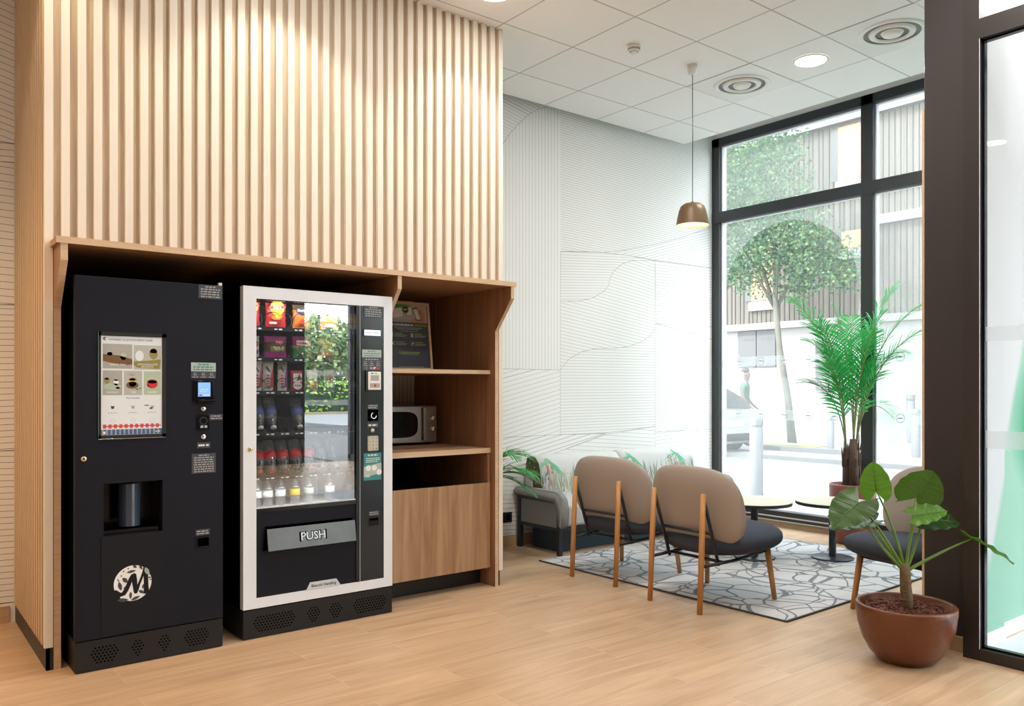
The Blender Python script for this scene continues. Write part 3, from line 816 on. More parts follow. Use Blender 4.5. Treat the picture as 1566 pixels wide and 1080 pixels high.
# menu screen
b = MB().mat('black_inside'); mx0, mx1, mz0, mz1 = .094, .392, 1.072, 1.572
for a, c in (((mx0, mz0), (mx1, mz0+.018)), ((mx0, mz1-.018), (mx1, mz1)), ((mx0, mz0), (mx0+.012, mz1)), ((mx1-.018, mz0), (mx1, mz1))): b.box((a[0], -.006, a[1]), (c[0], .0, c[1]))
b.mat('chrome'); b.poly([(mx0, -.0065, mz0), (mx0+.009, -.002, mz0+.014), (mx0+.009, -.002, mz1-.014), (mx0, -.0065, mz1)]); b.poly([(mx0, -.0065, mz0), (mx1, -.0065, mz0), (mx1-.012, -.002, mz0+.014), (mx0+.009, -.002, mz0+.014)])
scr = b.build('menu_frame', door)
b = MB(); y = -.0022; px0, px1, pz0, pz1 = .105, .375, 1.090, 1.556
X = lambda u: px0 + (u-60)/(637-60)*(px1-px0)         # u,v read off the menu print
Z = lambda v: pz1 - (v-65)/(1022-65)*(pz1-pz0)
R = lambda u0, u1, v0, v1, d=1: b.rect(X(u0), X(u1), Z(v1), Z(v0), y-.0004*d)
b.mat('paper'); b.rect(px0, px1, pz0, pz1, y)
b.mat('ink_dark'); b.ring((X(97), y-.0004, Z(97)), .0042, .0075, 20, 'y', (.1, .85)); b.disc((X(97), y-.0004, Z(97)), .003, 10)
b.mat('ink_blue'); b.text('CHOISISSEZ CE QUI VOUS FERAIT PLAISIR', (X(130)+X(545))/2, Z(110), .0085, y-.0004, 'c', .012, X(545)-X(130))
pics = [(78, 350, 145, 382), (363, 624, 150, 388), (78, 256, 400, 638), (272, 443, 402, 638), (458, 624, 405, 636)]
for i, (u0, u1, v0, v1) in enumerate(pics):
    b.mat(('stone_print', 'beige_print', 'stone_print', 'beige_print', 'greenish_print')[i]); R(u0, u1, v0, v1)
def ell(u, v, ru, rv, m, d=2):
    b.mat(m); b.disc((X(u), y-.0004*d, Z(v)), ru*(px1-px0)/577, 18, 'y', -1, rv*(pz1-pz0)/957)
b.mat('brown'); b.poly([(X(80), y-.0008, Z(245)), (X(230), y-.0008, Z(255)), (X(350), y-.0008, Z(290)), (X(350), y-.0008, Z(340)), (X(250), y-.0008, Z(350)), (X(80), y-.0008, Z(310))])
b.mat('olive'); b.poly([(X(363), y-.0008, Z(310)), (X(500), y-.0008, Z(300)), (X(622), y-.0008, Z(285)), (X(610), y-.0008, Z(380)), (X(400), y-.0008, Z(370)), (X(363), y-.0008, Z(345))])
for u, v, ru, rv, m in ((142, 225, 34, 34, 'ink_grey'), (142, 240, 26, 16, 'brown'), (268, 262, 30, 38, 'greenish_print'), (418, 255, 40, 52, 'paper'), (552, 232, 40, 55, 'olive'), (552, 205, 38, 22, 'beige_print'),
                        (168, 555, 82, 32, 'greenish_print'), (115, 498, 24, 30, 'olive'), (115, 480, 24, 10, 'beige_print'), (200, 515, 26, 30, 'paper'), (200, 492, 22, 8, 'brown'), (215, 568, 20, 10, 'brown'),
                        (350, 542, 58, 34, 'brown'), (352, 515, 38, 44, 'yellow'), (352, 485, 37, 14, 'olive'), (395, 580, 14, 8, 'green'), (425, 573, 10, 8, 'green'), (345, 440, 30, 14, 'ink_grey'),
                        (540, 530, 52, 42, 'red'), (540, 505, 50, 20, 'orange'), (540, 510, 26, 9, 'olive'), (485, 550, 24, 16, 'beige_print')): ell(u, v, ru, rv, m)
b.mat('ink_white'); yy = y-.0016
b.text('CAF\u00c9S EN GRAIN', X(214), Z(352), .0085, yy, 'c', .015, X(286)-X(142))
b.text('CAPPUCCINOS & LATTE', X(493), Z(346), .0080, yy, 'c', .015, X(590)-X(396)); b.text('MACCHIATOS', X(493), Z(368), .0080, yy, 'c', .015, X(550)-X(436))
b.text('CHOCOLATS', X(167), Z(618), .0080, yy, 'c', .015, X(222)-X(112)); b.text('TH\u00c9S', X(356), Z(618), .0080, yy, 'c', .015); b.text('SOUPES', X(540), Z(618), .0080, yy, 'c', .015)
b.mat('ink_blue'); b.text('Pour les petits', X(356), Z(673), .0078, y-.0004, 'c', .015, X(420)-X(293))
for u, m in ((168, 'ink_dark'), (356, 'stone_print'), (540, 'ink_grey')):
    b.mat(m); b.poly([(X(u-18), y-.0004, Z(738)), (X(u-11), y-.0004, Z(770)), (X(u+11), y-.0004, Z(770)), (X(u+18), y-.0004, Z(738))]); b.mat('paper'); b.disc((X(u), y-.0006, Z(738)), .008, 14, 'y', -1, .003)
    b.mat('ink_grey'); b.dashes(X(u-42), X(u+42), Z(812), .003, y-.0004, u); b.ring((X(u), y-.0004, Z(882)), .009, .0098, 14)
b.mat('ink_blue'); b.rect(X(466), X(508), Z(744), Z(734), y-.0004); b.mat('ink_dark'); b.disc((X(528), y-.0006, Z(768)), .008, 10, 'y', -1, .004)
b.mat('red_pink'); n = 11
for k in range(n):
    u0 = 80+k*(624-80)/n; R(u0, u0+30, 918, 958)
b.mat('red'); R(80, 624, 932, 942, 2)
b.mat('ink_blue'); R(62, 637, 968, 1020)
b.mat('ink_grey')
for k in range(14): R(70+k*40, 84+k*40, 968, 1020, 2)
b.mat('ink_white'); R(82, 104, 985, 1012, 3); b.dashes(X(570), X(615), Z(1000), .004, y-.0014, 8)
tag(b.build('menu', scr), 'printed drinks menu with five drink photos')
def label_plate(name, parent, x0, x1, z0, z1, m, lines, ink, yb, t=.0015, sd=1, title=None):
    b = MB().mat(m); b.box((x0, yb-t, z0), (x1, yb, z1)); b.mat(ink)
    n = lines; h = (z1-z0)/(n*1.9+1)
    for k in range(n):
        zz = z1 - h*(1.0+1.9*k) - h*.9; ww = (x1-x0)*(.42 if k == 0 and n > 2 else .82)
        b.dashes((x0+x1)/2-ww/2, (x0+x1)/2+ww/2, zz, h*.9, yb-t-.0004, sd+k)
    return b.build(name, parent)
label_plate('sticker', door, .546, .661, 1.758, 1.826, 'sticker', 5, 'ink_grey', 0, sd=11)
label_plate('sticker', door, .510, .630, 1.393, 1.437, 'sage', 3, 'teal', 0, sd=12)
b = MB().mat('sticker'); b.box((.510, -.0015, 1.358), (.630, 0, 1.391)); b.mat('ink_grey')
for k in range(3):
    x = .530+k*.040; b.rect(x-.008, x+.008, 1.374, 1.378, -.0019); b.rect(x-.008, x-.006, 1.374, 1.386, -.0019); b.rect(x-.006, x+.006, 1.384, 1.386, -.0019); b.dashes(x-.014, x+.014, 1.363, .004, -.0019, k)
b.build('sticker', door)
b = MB().mat('machine_black'); b.box((.521, -.012, 1.238), (.619, 0, 1.348), .004); b.box((.535, -.03, 1.238), (.619, -.012, 1.252), .002); cr_ = b.build('card_reader', door)
b = MB().mat('screen'); b.rect(.540, .600, 1.268, 1.338, -.0125); b.mat('ink_white'); b.dashes(.552, .588, 1.302, .004, -.0129, 1); b.dashes(.55, .59, 1.292, .004, -.0129, 2); b.mat('red'); b.rect(.545, .56, 1.272, 1.278, -.0129); b.mat('ink_white'); b.rect(.564, .595, 1.272, 1.278, -.0129); b.build('screen', cr_)
for z in (1.207, 1.067):
    b = MB().mat('chrome'); b.lathe([(.0125, 0), (.0125, -.004), (.009, -.006), (0, -.006)], (.5695, 0, z), 20, 'y'); b.build('button', door)
b = MB().mat('machine_black'); b.box((.539, -.008, 1.103), (.598, 0, 1.179), .003); b.mat('chrome'); b.ring((.568, -.0085, 1.147), .016, .019, 20); b.mat('ink_grey'); b.rect(.553, .567, 1.112, 1.124, -.0085); b.rect(.572, .586, 1.112, 1.124, -.0085); b.build('coin_slot', door)
label_plate('sticker', door, .600, .664, 1.149, 1.178, 'sticker', 2, 'ink_grey', 0, sd=21)
label_plate('sticker', door, .539, .603, 1.011, 1.039, 'sticker', 1, 'ink_white', 0, sd=22)
label_plate('sticker', door, .513, .630, .886, .984, 'sticker', 8, 'ink_grey', 0, sd=23)
label_plate('sticker', door, .532, .601, .576, .606, 'sticker', 2, 'ink_grey', 0, sd=24)
b = MB().mat('machine_black'); b.box((.535, -.004, .516), (.601, 0, .522)); b.box((.535, -.004, .564), (.601, 0, .570)); b.box((.535, -.004, .522), (.541, 0, .564)); b.box((.595, -.004, .522), (.601, 0, .564)); b.mat('hole'); b.rect(.541, .595, .522, .564, -.0008); b.build('coin_return', door)
b = MB().mat('brass'); b.lathe([(.0125, 0), (.0125, -.008), (.008, -.010), (0, -.010)], (.035, 0, .985), 20, 'y'); b.mat('hole'); b.box((.0335, -.0108, .98), (.0365, -.0098, .992)); tag(b.build('lock', door), 'small brass lock')
# dispensing niche
b = MB().mat('machine_black')
b.box((ox0, .04, oz0), (ox1, .20, oz0+.02)); b.box((ox0, .19, oz0), (ox1, .20, oz1)); b.box((ox0, .04, oz0), (ox0+.008, .19, oz1)); b.box((ox1-.008, .04, oz0), (ox1, .19, oz1)); b.box((ox0, .04, oz1-.008), (ox1, .19, oz1))
nb = b.build('dispensing_niche', cm)
b = MB().mat('machine_black')
arcp = [(ox0+.05+.055*(1-math.cos(t))*1.0, .03+.05*math.sin(t)) for t in [PI*k/12 for k in range(13)]]
mt['chute'] = M('steel with reflected blue', (.035, .055, .09), .15, 0, .8)  # blue of the reflected windows put into the base colour
b.mat('chute')
pts = [(.250+.050*math.cos(PI+PI*k/12), .100-.055*math.sin(PI*k/12)) for k in range(13)]
for (xa, ya), (xb, yb) in zip(pts, pts[1:]): b.poly([(xa, ya, oz0+.03), (xb, yb, oz0+.03), (xb, yb, oz1-.015), (xa, ya, oz1-.015)], True)
tag(b.build('chute', nb), 'curved shiny cup shutter')
b = MB().mat('kick'); b.box((.0, .004, .004), (CW, .03, .144), .002, 1); b.box((0, .03, .004), (.006, .30, .144)); b.box((CW-.006, .03, .004), (CW, .30, .144))
def perforate(b, x0, x1, z0, z1, y, r, px, shape='box'):
    nx = int((x1-x0)/px); k = 0; z = z0; row = 0
    cx_, cz_ = (x0+x1)/2, (z0+z1)/2
    while z <= z1:
        x = x0 + (px/2 if row % 2 else 0)
        while x <= x1:
            if shape == 'box' or (shape == 'hex' and abs(x-cx_)+abs(z-cz_)*.62 < (x1-x0)/2+.004): 
                if not (shape == 'taperL' ): b.disc((x, y, z), r, 8)
            x += px
        z += px*.866; row += 1
b.mat('hole')
for x0, x1 in ((.06, .18), (.235, .30), (.355, .42), (.475, .60)): perforate(b, x0, x1, .038, .118, .0032, .0042, .0158, 'hex')
b.build('kick_panel', cm)

# ================================================================== SNACK MACHINE
VX, VY = 1.512, 4.243
vm = thing('snack_machine', 'black snack machine with light grey frame, glass front and metal flap', 'vending machine', (VX, VY, 0))
VW, VH = .874, 1.842
b = MB().mat('machine_black'); b.box((0, .05, .155), (.03, .80, VH-.004)); b.box((VW-.03, .05, .155), (VW, .80, VH-.004)); b.box((.03, .05, VH-.03), (VW-.03, .80, VH-.004)); b.box((.03, .77, .155), (VW-.03, .80, VH-.03)); b.box((0.01, .03, 0), (VW-.01, .78, .155))
b.box((VW-.03-.20, .05, .155), (VW-.03-.185, .77, VH-.03)); b.build('cabinet', vm)
b = MB().mat('vend_in'); b.box((.031, .70, .62), (VW-.216, .72, VH-.031)); b.box((.031, .06, .62), (.036, .70, VH-.031)); b.box((VW-.221, .06, .62), (VW-.216, .70, VH-.031))
b.mat('vend_light'); b.box((.036, .07, .64), (VW-.221, .69, .655)); b.box((.036, .52, .655), (VW-.221, .53, .80)); lin = b.build('liner', vm)
fx0, fx1, fz0, fz1 = .069, .818, .210, 1.779
b = MB().mat('vend_white')
b.prism([(0, .157), (VW, .157), (fx1, fz0), (fx0, fz0)], 'y', 0, .045); b.prism([(0, VH), (fx0, fz1), (fx1, fz1), (VW, VH)], 'y', 0, .045)
b.prism([(0, .157), (fx0, fz0), (fx0, fz1), (0, VH)], 'y', 0, .045); b.prism([(VW, .157), (VW, VH), (fx1, fz1), (fx1, fz0)], 'y', 0, .045)
vf = b.build('door_frame', vm)
b = MB().mat('brass'); b.lathe([(.012, 0), (.012, -.008), (.008, -.011), (0, -.011)], (.036, 0, .992), 20, 'y'); b.mat('hole'); b.box((.0345, -.0118, .987), (.0375, -.0108, .998)); tag(b.build('lock', vf), 'small brass lock')
b = MB().mat('machine_black'); b.box((.643, -.0005, fz0), (.668, .04, fz1)); b.box((fx0, .008, 1.774), (.643, .04, fz1)); b.mat('alu'); b.box((.6645, -.002, fz0), (.6665, .0, fz1)); b.build('door_post', vf)
b = MB().mat('vend_glass'); b.poly([(fx0, .012, .682), (.643, .012, .682), (.643, .012, 1.774), (fx0, .012, 1.774)]); vg = b.build('glass', vf)
b = MB().mat('machine_black'); b.box((fx0, .002, .655), (.643, .03, .676)); b.mat('alu'); b.box((fx0+.006, .004, .676), (.640, .012, .683)); b.build('sill', vf)
b = MB().mat('machine'); b.box((fx0, .006, fz0), (.643, .04, .655)); lp = b.build('lower_panel', vf)
# push flap: tilted metal plate in a black tray
b = MB().mat('hole'); b.prism([(.106, .455), (.120, .578), (.616, .578), (.624, .455)], 'y', -.004, .006); tr = b.build('flap_recess', lp)
b = MB().mat('flap'); b.xf = Matrix.Translation((0, -.030, .452)) @ Matrix.Rotation(math.radians(-9), 4, 'X')
b.box((.118, -.010, 0), (.624, -.004, .116), .002, 1)
b.mat('hole'); b.text('PUSH', .371, .036, .048, -.0106, 'c', .05, .192); b.mat('steel'); b.text('PUSH', .371, .038, .044, -.0116, 'c', .008, .178)
tag(b.build('flap', tr), 'metal flap reading PUSH')
b = MB().mat('alu'); b.prism([(.345, .212), (.365, .250), (.52, .250), (.545, .212)], 'y', -.003, .001); b.mat('ink_dark'); b.text('Bianchi Vending', .445, .222, .0165, -.0036, 'c', .018, .150); b.build('brand_plate', vf)
# control column
b = MB().mat('machine_black'); b.box((.668, .001, fz0), (fx1, .04, fz1)); cc = b.build('control_panel', vf)
label_plate('sticker', cc, .688, .813, 1.714, 1.781, 'sticker', 5, 'ink_grey', 0, sd=41)
b = MB().mat('machine_black'); b.box((.684, -.004, 1.604), (.802, 0, 1.650)); b.mat('lcd'); b.rect(.691, .795, 1.611, 1.643, -.0045); b.mat('ink_white'); b.dashes(.70, .785, 1.622, .011, -.0049, 2); b.build('display', cc)
label_plate('sticker', cc, .679, .801, 1.486, 1.530, 'sage', 3, 'teal', 0, sd=42)
b = MB().mat('sticker'); b.box((.679, -.0015, 1.412), (.801, 0, 1.484)); b.mat('ink_grey'); b.dashes(.70, .78, 1.472, .006, -.0019, 3)
for k in range(3):
    x = .70+k*.040; b.rect(x-.009, x+.009, 1.448, 1.452, -.0019); b.rect(x-.009, x-.007, 1.448, 1.462, -.0019); b.rect(x-.006, x+.007, 1.460, 1.463, -.0019); b.dashes(x-.014, x+.014, 1.438, .004, -.0019, k+50)
b.ring((.705, -.0019, 1.424), .006, .0075, 14); b.rect(.728, .744, 1.419, 1.430, -.0019); b.mat('ink_white'); b.rect(.750, .766, 1.419, 1.430, -.0019); b.mat('red'); b.rect(.756, .766, 1.419, 1.425, -.0021); b.rect(.772, .788, 1.419, 1.430, -.0019); b.build('sticker', cc)
b = MB().mat('machine_black'); b.box((.698, -.006, 1.292), (.806, 0, 1.412), .003); b.mat('ink_white'); b.box((.712, -.012, 1.300), (.794, -.006, 1.404), .003); b.mat('stone_print'); b.rect(.726, .780, 1.352, 1.384, -.0125); b.rect(.722, .786, 1.312, 1.338, -.0125); b.mat('red'); b.rect(.748, .762, 1.318, 1.332, -.0129); b.mat('ink_dark'); b.rect(.73, .744, 1.392, 1.398, -.0125); b.mat('green_lime'); b.rect(.75, .77, 1.392, 1.398, -.0125); b.build('card_reader', cc)
label_plate('sticker', cc, .713, .780, 1.189, 1.217, 'sticker', 2, 'ink_grey', 0, sd=43)
b = MB().mat('hole'); b.box((.716, -.006, 1.122), (.781, 0, 1.186), .003); b.mat('chrome'); b.ring((.750, -.0065, 1.152), .014, .018, 20, 'y', (.3, 1.0)); b.build('coin_slot', cc)
label_plate('sticker', cc, .713, .780, 1.084, 1.111, 'sticker', 1, 'ink_white', 0, sd=44)
b = MB().mat('keys'); b.lathe([(.0115, 0), (.0115, -.003), (.009, -.005), (0, -.005)], (.745, 0, 1.067), 18, 'y'); b.build('button', cc)
b = MB().mat('keys'); b.box((.713, -.005, .950), (.780, 0, 1.036), .006); b.mat('ink_dark')
for r_ in range(4):
    for c_ in range(3): b.text('123456789*0#'[r_*3+c_], .7255+c_*.021, 1.017-r_*.0195, .009, -.0054, 'c', .02)
b.build('keypad', cc)
b = MB().mat('teal'); b.box((.688, -.0015, .782), (.801, 0, .938)); b.mat('sage'); b.poly([(.688, -.0018, .80), (.801, -.0018, .82), (.801, -.0018, .88), (.688, -.0018, .86)]); b.mat('ink_white'); b.dashes(.715, .778, .922, .007, -.0019, 3); b.dashes(.703, .79, .905, .004, -.0021, 4); b.dashes(.703, .79, .895, .004, -.0021, 5); b.dashes(.703, .78, .885, .004, -.0021, 6)
for x, z in ((.718, .852), (.756, .852), (.786, .826)): b.disc((x, -.0022, z), .0165, 20)
b.dashes(.705, .728, .81, .004, -.0021, 7); b.dashes(.705, .728, .80, .004, -.0021, 8); b.build('sticker', cc)
label_plate('sticker', cc, .721, .787, .577, .604, 'sticker', 2, 'ink_grey', 0, sd=46)
b = MB().mat('machine2'); b.box((.723, -.003, .520), (.783, 0, .567), .002, 1); b.mat('hole'); b.rect(.727, .779, .550, .562, -.0034); b.build('coin_return', cc)
b = MB().mat('kick'); b.box((.0, .002, .002), (VW, .03, .150), .002, 1); b.box((0, .03, .002), (.006, .30, .150)); b.box((VW-.006, .03, .002), (VW, .30, .150)); b.mat('hole')
for x0, x1 in ((.05, .285), (.345, .425), (.475, .555), (.620, .840)): perforate(b, x0, x1, .036, .120, .0013, .0045, .0168, 'hex')
b.build('kick_panel', vm)
# trays with price strips, spirals and dividers
ROWS = [1.640, 1.474, 1.292, 1.066, .826]
for i, z in enumerate(ROWS):
    b = MB().mat('vend_in'); b.box((.037, .16, z-.004), (.651, .68, z)); b.mat('machine2'); b.box((.037, .128, z-.018), (.651, .162, z+.004))
    b.mat('ink_white')
    n = 5 if i < 2 else 7
    for k in range(n):
        x = .06 + (k+.35)*.58/n; b.rect(x, x+.014, z-.011, z-.005, .1274); b.rect(x+.017, x+.020, z-.010, z-.006, .1274); b.rect(x+.026, x+.044, z-.012, z-.004, .1274)
    b.build('tray', vm)
def helix(name, parent, x, y, z, r, turns=5, length=.40):
    b = MB().mat('coil'); pts = []
    for k in range(turns*20+1):
        a = 2*PI*k/20 - PI/2; pts.append((x+r*math.cos(a), y+length*k/(turns*20), z+r*math.sin(a)))
    b.tube(pts, .0018, 5); return b.build(name, parent)
spiral_spots = [(.115, 0, .042), (.225, 0, .042), (.285, 0, .042), (.390, 0, .042), (.545, 0, .042), (.595, 0, .042), (.13, 1, .042), (.225, 1, .042), (.285, 1, .042), (.40, 1, .042), (.55, 1, .042),
                (.145, 2, .033), (.206, 2, .033), (.287, 2, .033), (.372, 2, .036), (.465, 2, .033), (.57, 2, .033), (.15, 3, .036), (.222, 3, .036), (.298, 3, .036), (.375, 3, .036), (.16, 4, .028), (.216, 4, .028), (.29, 4, .028), (.366, 4, .028), (.444, 4, .028), (.515, 4, .028), (.596, 4, .028)]
for x, r_, rr in spiral_spots: helix('spiral', vm, x, .135, ROWS[r_]+.006+rr, rr)
b = MB().mat('plastic_white'); b.box((.06, .055, 1.785), (.64, .08, 1.800)); b.build('light_strip', vm)

# ------------------------------------------------------------------ goods in the snack machine (each one its own thing)
def pillow(b, w, h, t, crimp=.012, puff=None):
    """sealed bag standing on z=0, front towards -y"""
    nx, nz = 10, 14; rows = {}
    for side in (-1, 1):
        for j in range(nz+1):
            v = j/nz; z = h*v
            for i in range(nx+1):
                u = i/nx; x = (u-.5)*w*(1-.06*math.sin(PI*v))
                e = (math.sin(PI*u)**.6)*(max(0, math.sin(PI*min(1, max(0, (z-crimp)/(h-2*crimp)))))**.6)
                rows[(side, j, i)] = (x + .0015*math.sin(v*23+i), side*(t/2*e+.0006), z)
    return rows, nx, nz
def bag(name, label, x, row, w, h, t, bands, cat='snack', group='packets in the snack machine', art=None, yoff=.20):
    r = thing(name, label, cat, (VX+x, VY+yoff, ROWS[row]+.002), 0, group)
    b = MB(); rows, nx, nz = pillow(b, w, h, t)
    V = {k: b.v(p) for k, p in rows.items()}
    for side in (-1, 1):
        for j in range(nz):
            v = (j+.5)/nz; m = [q[1] for q in bands if v <= q[0]][0]; b.mat(m)
            for i in range(nx): b.f([V[(side, j, i)], V[(side, j, i+1)], V[(side, j+1, i+1)], V[(side, j+1, i)]], True)
    for j in range(nz):
        for i in (0, nx): b.f([V[(-1, j, i)], V[(-1, j+1, i)], V[(1, j+1, i)], V[(1, j, i)]], True)
    b.build('packet', r)
    if art:
        b = MB(); art(b, w, h, -t/2-.0022); b.build('printed_front', r)
    return r
def art_crisps(b, w, h, y):
    b.mat('yellow'); b.disc((0, y, h*.80), w*.34, 22); b.mat('red'); b.poly([(-w*.40, y-.0004, h*.74), (w*.40, y-.0004, h*.80), (w*.38, y-.0004, h*.90), (-w*.38, y-.0004, h*.86)])
    b.mat('ink_white'); b.text("Lay's", 0, h*.78, h*.12, y-.0008, 'c', .03, w*.6)
    b.mat('orange'); b.disc((-.004, y+.0002, h*.42), w*.24, 14, 'y', -1, h*.10); b.mat('yellow'); b.disc((.008, y, h*.46), w*.16, 12, 'y', -1, h*.07); b.mat('ink_white'); b.rect(-w*.36, -w*.02, h*.16, h*.24, y+.0006); b.mat('orange'); b.rect(-w*.06, w*.02, h*.17, h*.23, y)
def art_corn(b, w, h, y):
    b.mat('ink_dark'); b.poly([(-w*.36, y, h*.70), (0, y, h*.55), (w*.36, y, h*.70), (w*.36, y, h*.86), (-w*.36, y, h*.86)]); b.mat('ink_white'); b.text('Doritos', 0, h*.72, h*.10, y-.0006, 'c', .03, w*.62); b.mat('red'); b.poly([(-w*.2, y, h*.2), (w*.2, y, h*.25), (0, y, h*.45)])
def art_sweets(b, w, h, y):
    b.mat('ink_white'); b.rect(-w*.36, w*.36, h*.60, h*.82, y); b.mat('red'); b.text('HARIBO', 0, h*.64, h*.13, y-.0006, 'c', .03, w*.66); b.mat('ink_blue'); b.dashes(-w*.25, w*.25, h*.50, h*.06, y, 3)
    for k in range(12):
        b.mat(('red', 'yellow', 'green', 'orange', 'ink_white')[k % 5]); b.disc((w*.32*math.sin(k*2.4), y, h*(.12+.028*k)), w*.055, 8)
def art_nuts(b, w, h, y):
    b.mat('purple'); [b.rect(-w*.42+k*w*.11, -w*.42+k*w*.11+w*.03, h*.72, h*.96, y+.002) for k in range(8)]
    b.mat('red_pink'); b.disc((w*.08, y, h*.72), w*.20, 16, 'y', -1, h*.12); b.mat('ink_white'); b.dashes(-w*.04, w*.22, h*.70, h*.05, y-.0004, 4)
    b.mat('olive'); b.rect(-w*.28, w*.34, h*.30, h*.55, y+.0004); b.mat('ink_white'); b.dashes(-w*.16, w*.3, h*.46, h*.055, y-.0002, 5); b.dashes(-w*.1, w*.26, h*.38, h*.055, y-.0002, 6)
def art_bar(ink):
    def f(b, w, h, y):
        b.mat(ink); b.poly([(w*.12, y, 0.02), (w*.40, y, .02), (w*.40, y, h*.9), (w*.2, y, h*.5)])
        b.mat('ink_dark'); b.poly([(-w*.3, y, h*.78), (w*.05, y, h*.62), (w*.12, y, h*.66), (-w*.2, y, h*.84)])
        b.mat('red'); 
        for k in range(4): b.rect(-w*.26, w*.04, h*(.22+.09*k), h*(.27+.09*k), y-.0004)
        b.mat('brown'); b.disc((-w*.05, y, h*.13), w*.2, 10, 'y', -1, h*.05)
    return f
def art_round(b, w, h, y):
    b.mat('ink_white'); b.rect(-w*.36, w*.36, h*.45, h*.86, y+.0006); b.mat('brown'); b.poly([(-w*.1, y, h*.5), (w*.3, y, h*.55), (w*.15, y, h*.85)]); b.mat('ink_white'); b.disc((0, y, h*.27), w*.36, 18, 'y', -1, h*.2); b.mat('red'); b.text('KitKat', 0, h*.22, h*.09, y-.0006, 'c', .03, w*.6)
def art_plain(m1, m2):
    def f(b, w, h, y):
        b.mat(m1); b.disc((0, y, h*.62), w*.3, 16, 'y', -1, h*.16); b.mat(m2); b.rect(-w*.3, w*.3, h*.18, h*.36, y)
    return f
bag('crisp_packet', 'red crisp packet at the far left of the top tray', .110, 0, .105, .140, .045, [(1, 'red')], art=art_crisps)
bag('crisp_packet', 'red crisp packet second from left on the top tray', .252, 0, .120, .140, .045, [(1, 'red')], art=art_crisps)
bag('crisp_packet', 'orange corn chip packet in the middle of the top tray', .400, 0, .105, .138, .045, [(.75, 'orange'), (1, 'brown')], art=art_corn)
bag('snack_packet', 'orange and white packet right of middle on the top tray', .570, 0, .115, .105, .04, [(.5, 'orange'), (.8, 'ink_white'), (1, 'orange')], art=art_plain('yellow', 'ink_white'))
bag('biscuit_packet', 'white and orange packet at the far left of the second tray', .128, 1, .062, .120, .035, [(1, 'ink_white')], art=art_plain('orange', 'purple'))
bag('nut_packet', 'magenta packet with purple stripes on the second tray', .250, 1, .130, .122, .045, [(.25, 'magenta'), (.72, 'brown'), (1, 'magenta')], art=art_nuts)
bag('sweet_packet', 'pink and green sweet bag on the second tray', .405, 1, .115, .125, .045, [(.5, 'green'), (.6, 'yellow'), (1, 'magenta')], art=art_sweets)
bag('peanut_packet', 'yellow topped packet right of middle on the second tray', .552, 1, .105, .120, .04, [(.35, 'red_pink'), (.7, 'beige_print'), (1, 'yellow')], art=art_plain('yellow', 'orange'))
bag('chocolate_bar', 'white and red chocolate bar at the far left of the third tray', .146, 2, .058, .165, .03, [(1, 'ink_white')], art=art_bar('red'))
bag('chocolate_bar', 'white chocolate bar with red edge, second on the third tray', .208, 2, .062, .165, .03, [(.9, 'ink_white'), (1, 'beige_print')], art=art_bar('red'))
bag('chocolate_bar', 'silver and white bar, third on the third tray', .289, 2, .056, .165, .03, [(.7, 'ink_white'), (1, 'stone_print')], art=art_bar('purple'))
bag('wafer_bar', 'red wrapped wafer bar with white circle on the third tray', .373, 2, .072, .115, .03, [(1, 'red')], art=art_round)
bag('chocolate_bar', 'red and white bar right of the wafer bar on the third tray', .468, 2, .07, .120, .03, [(.4, 'red_pink'), (1, 'ink_white')], art=art_plain('ink_white', 'red'))
bag('chocolate_bar', 'pale wrapped bar near the right of the third tray', .572, 2, .07, .125, .03, [(1, 'beige_print')], art=art_plain('red_pink', 'ink_white'))

def bottle_bm(part, h, r, capm=None, lab=None):
    b = MB()
    if part == 'body':
        b.mat('clear'); prof = [(0, 0), (r*.86, 0), (r, .008)]
        for k in range(6): z = h*(.1+.07*k); prof += [(r, z), (r*.955, z+.004), (r, z+.009)]
        prof += [(r, h*.62), (r*.9, h*.70), (r*.42, h*.88), (.0125, h*.91), (.0125, h*.95)]
        b.lathe(prof, n=18)
    elif part == 'cap': b.mat(capm); b.lathe([(0.0125, h*.935), (.0155, h*.935), (.0155, h*.995), (.013, h), (0, h)], n=16)
    elif part == 'label': b.mat(lab); b.lathe([(r+.0006, h*.34), (r+.0008, h*.34), (r+.0008, h*.58), (r+.0006, h*.58)], n=18)
    elif part == 'drink': b.mat(capm); b.lathe([(0, .004), (r*.84, .006), (r*.95, .012), (r*.95, h*.55), (0, h*.55)], n=16)
    return b
def bottle(label, x, row_z, h, r, cap, lab, lean, y=.20, group=None, drink=None, name='bottle'):
    t = thing(name, label, 'bottle', (VX+x, VY+y, row_z), 0, group)
    if lean:   # lying towards the glass: neck forward and down
        t.rotation_euler = (math.radians(180-lean), 0, 0)
        a = math.radians(lean); t.location = (VX+x, VY+y+h*math.sin(a)*1.0, row_z+h*math.cos(a)+.016)
    bottle_bm('body', h, r).build('body', t); bottle_bm('cap', h, r, cap).build('cap', t)
    if lab: bottle_bm('label', h, r, None, lab).build('label', t)
    if drink: bottle_bm('drink', h, r, drink).build('drink', t)
    return t
mt['water_label'] = M('blue band', (.12, .16, .50), .4)
mt['cap_white'] = M('white cap', (.75, .76, .78), .35); mt['cap_red'] = M('red cap', (.62, .02, .02), .35); mt['cap_green'] = M('green cap', (.0, .27, .15), .35); mt['cap_dark'] = M('black cap', (.02, .02, .02), .35)
mt['label_red'] = M('red bottle band', (.68, .025, .025), .35)
for x, w in ((.150, 'at the far left of its tray'), (.222, 'second from left on its tray'), (.375, 'fourth on its tray, past the empty coil')):
    bottle('clear water bottle with blue band, ' + w, x, ROWS[3]+.006, .185, .030, 'cap_white', 'water_label', 28, y=.15, group='water bottles in the snack machine')
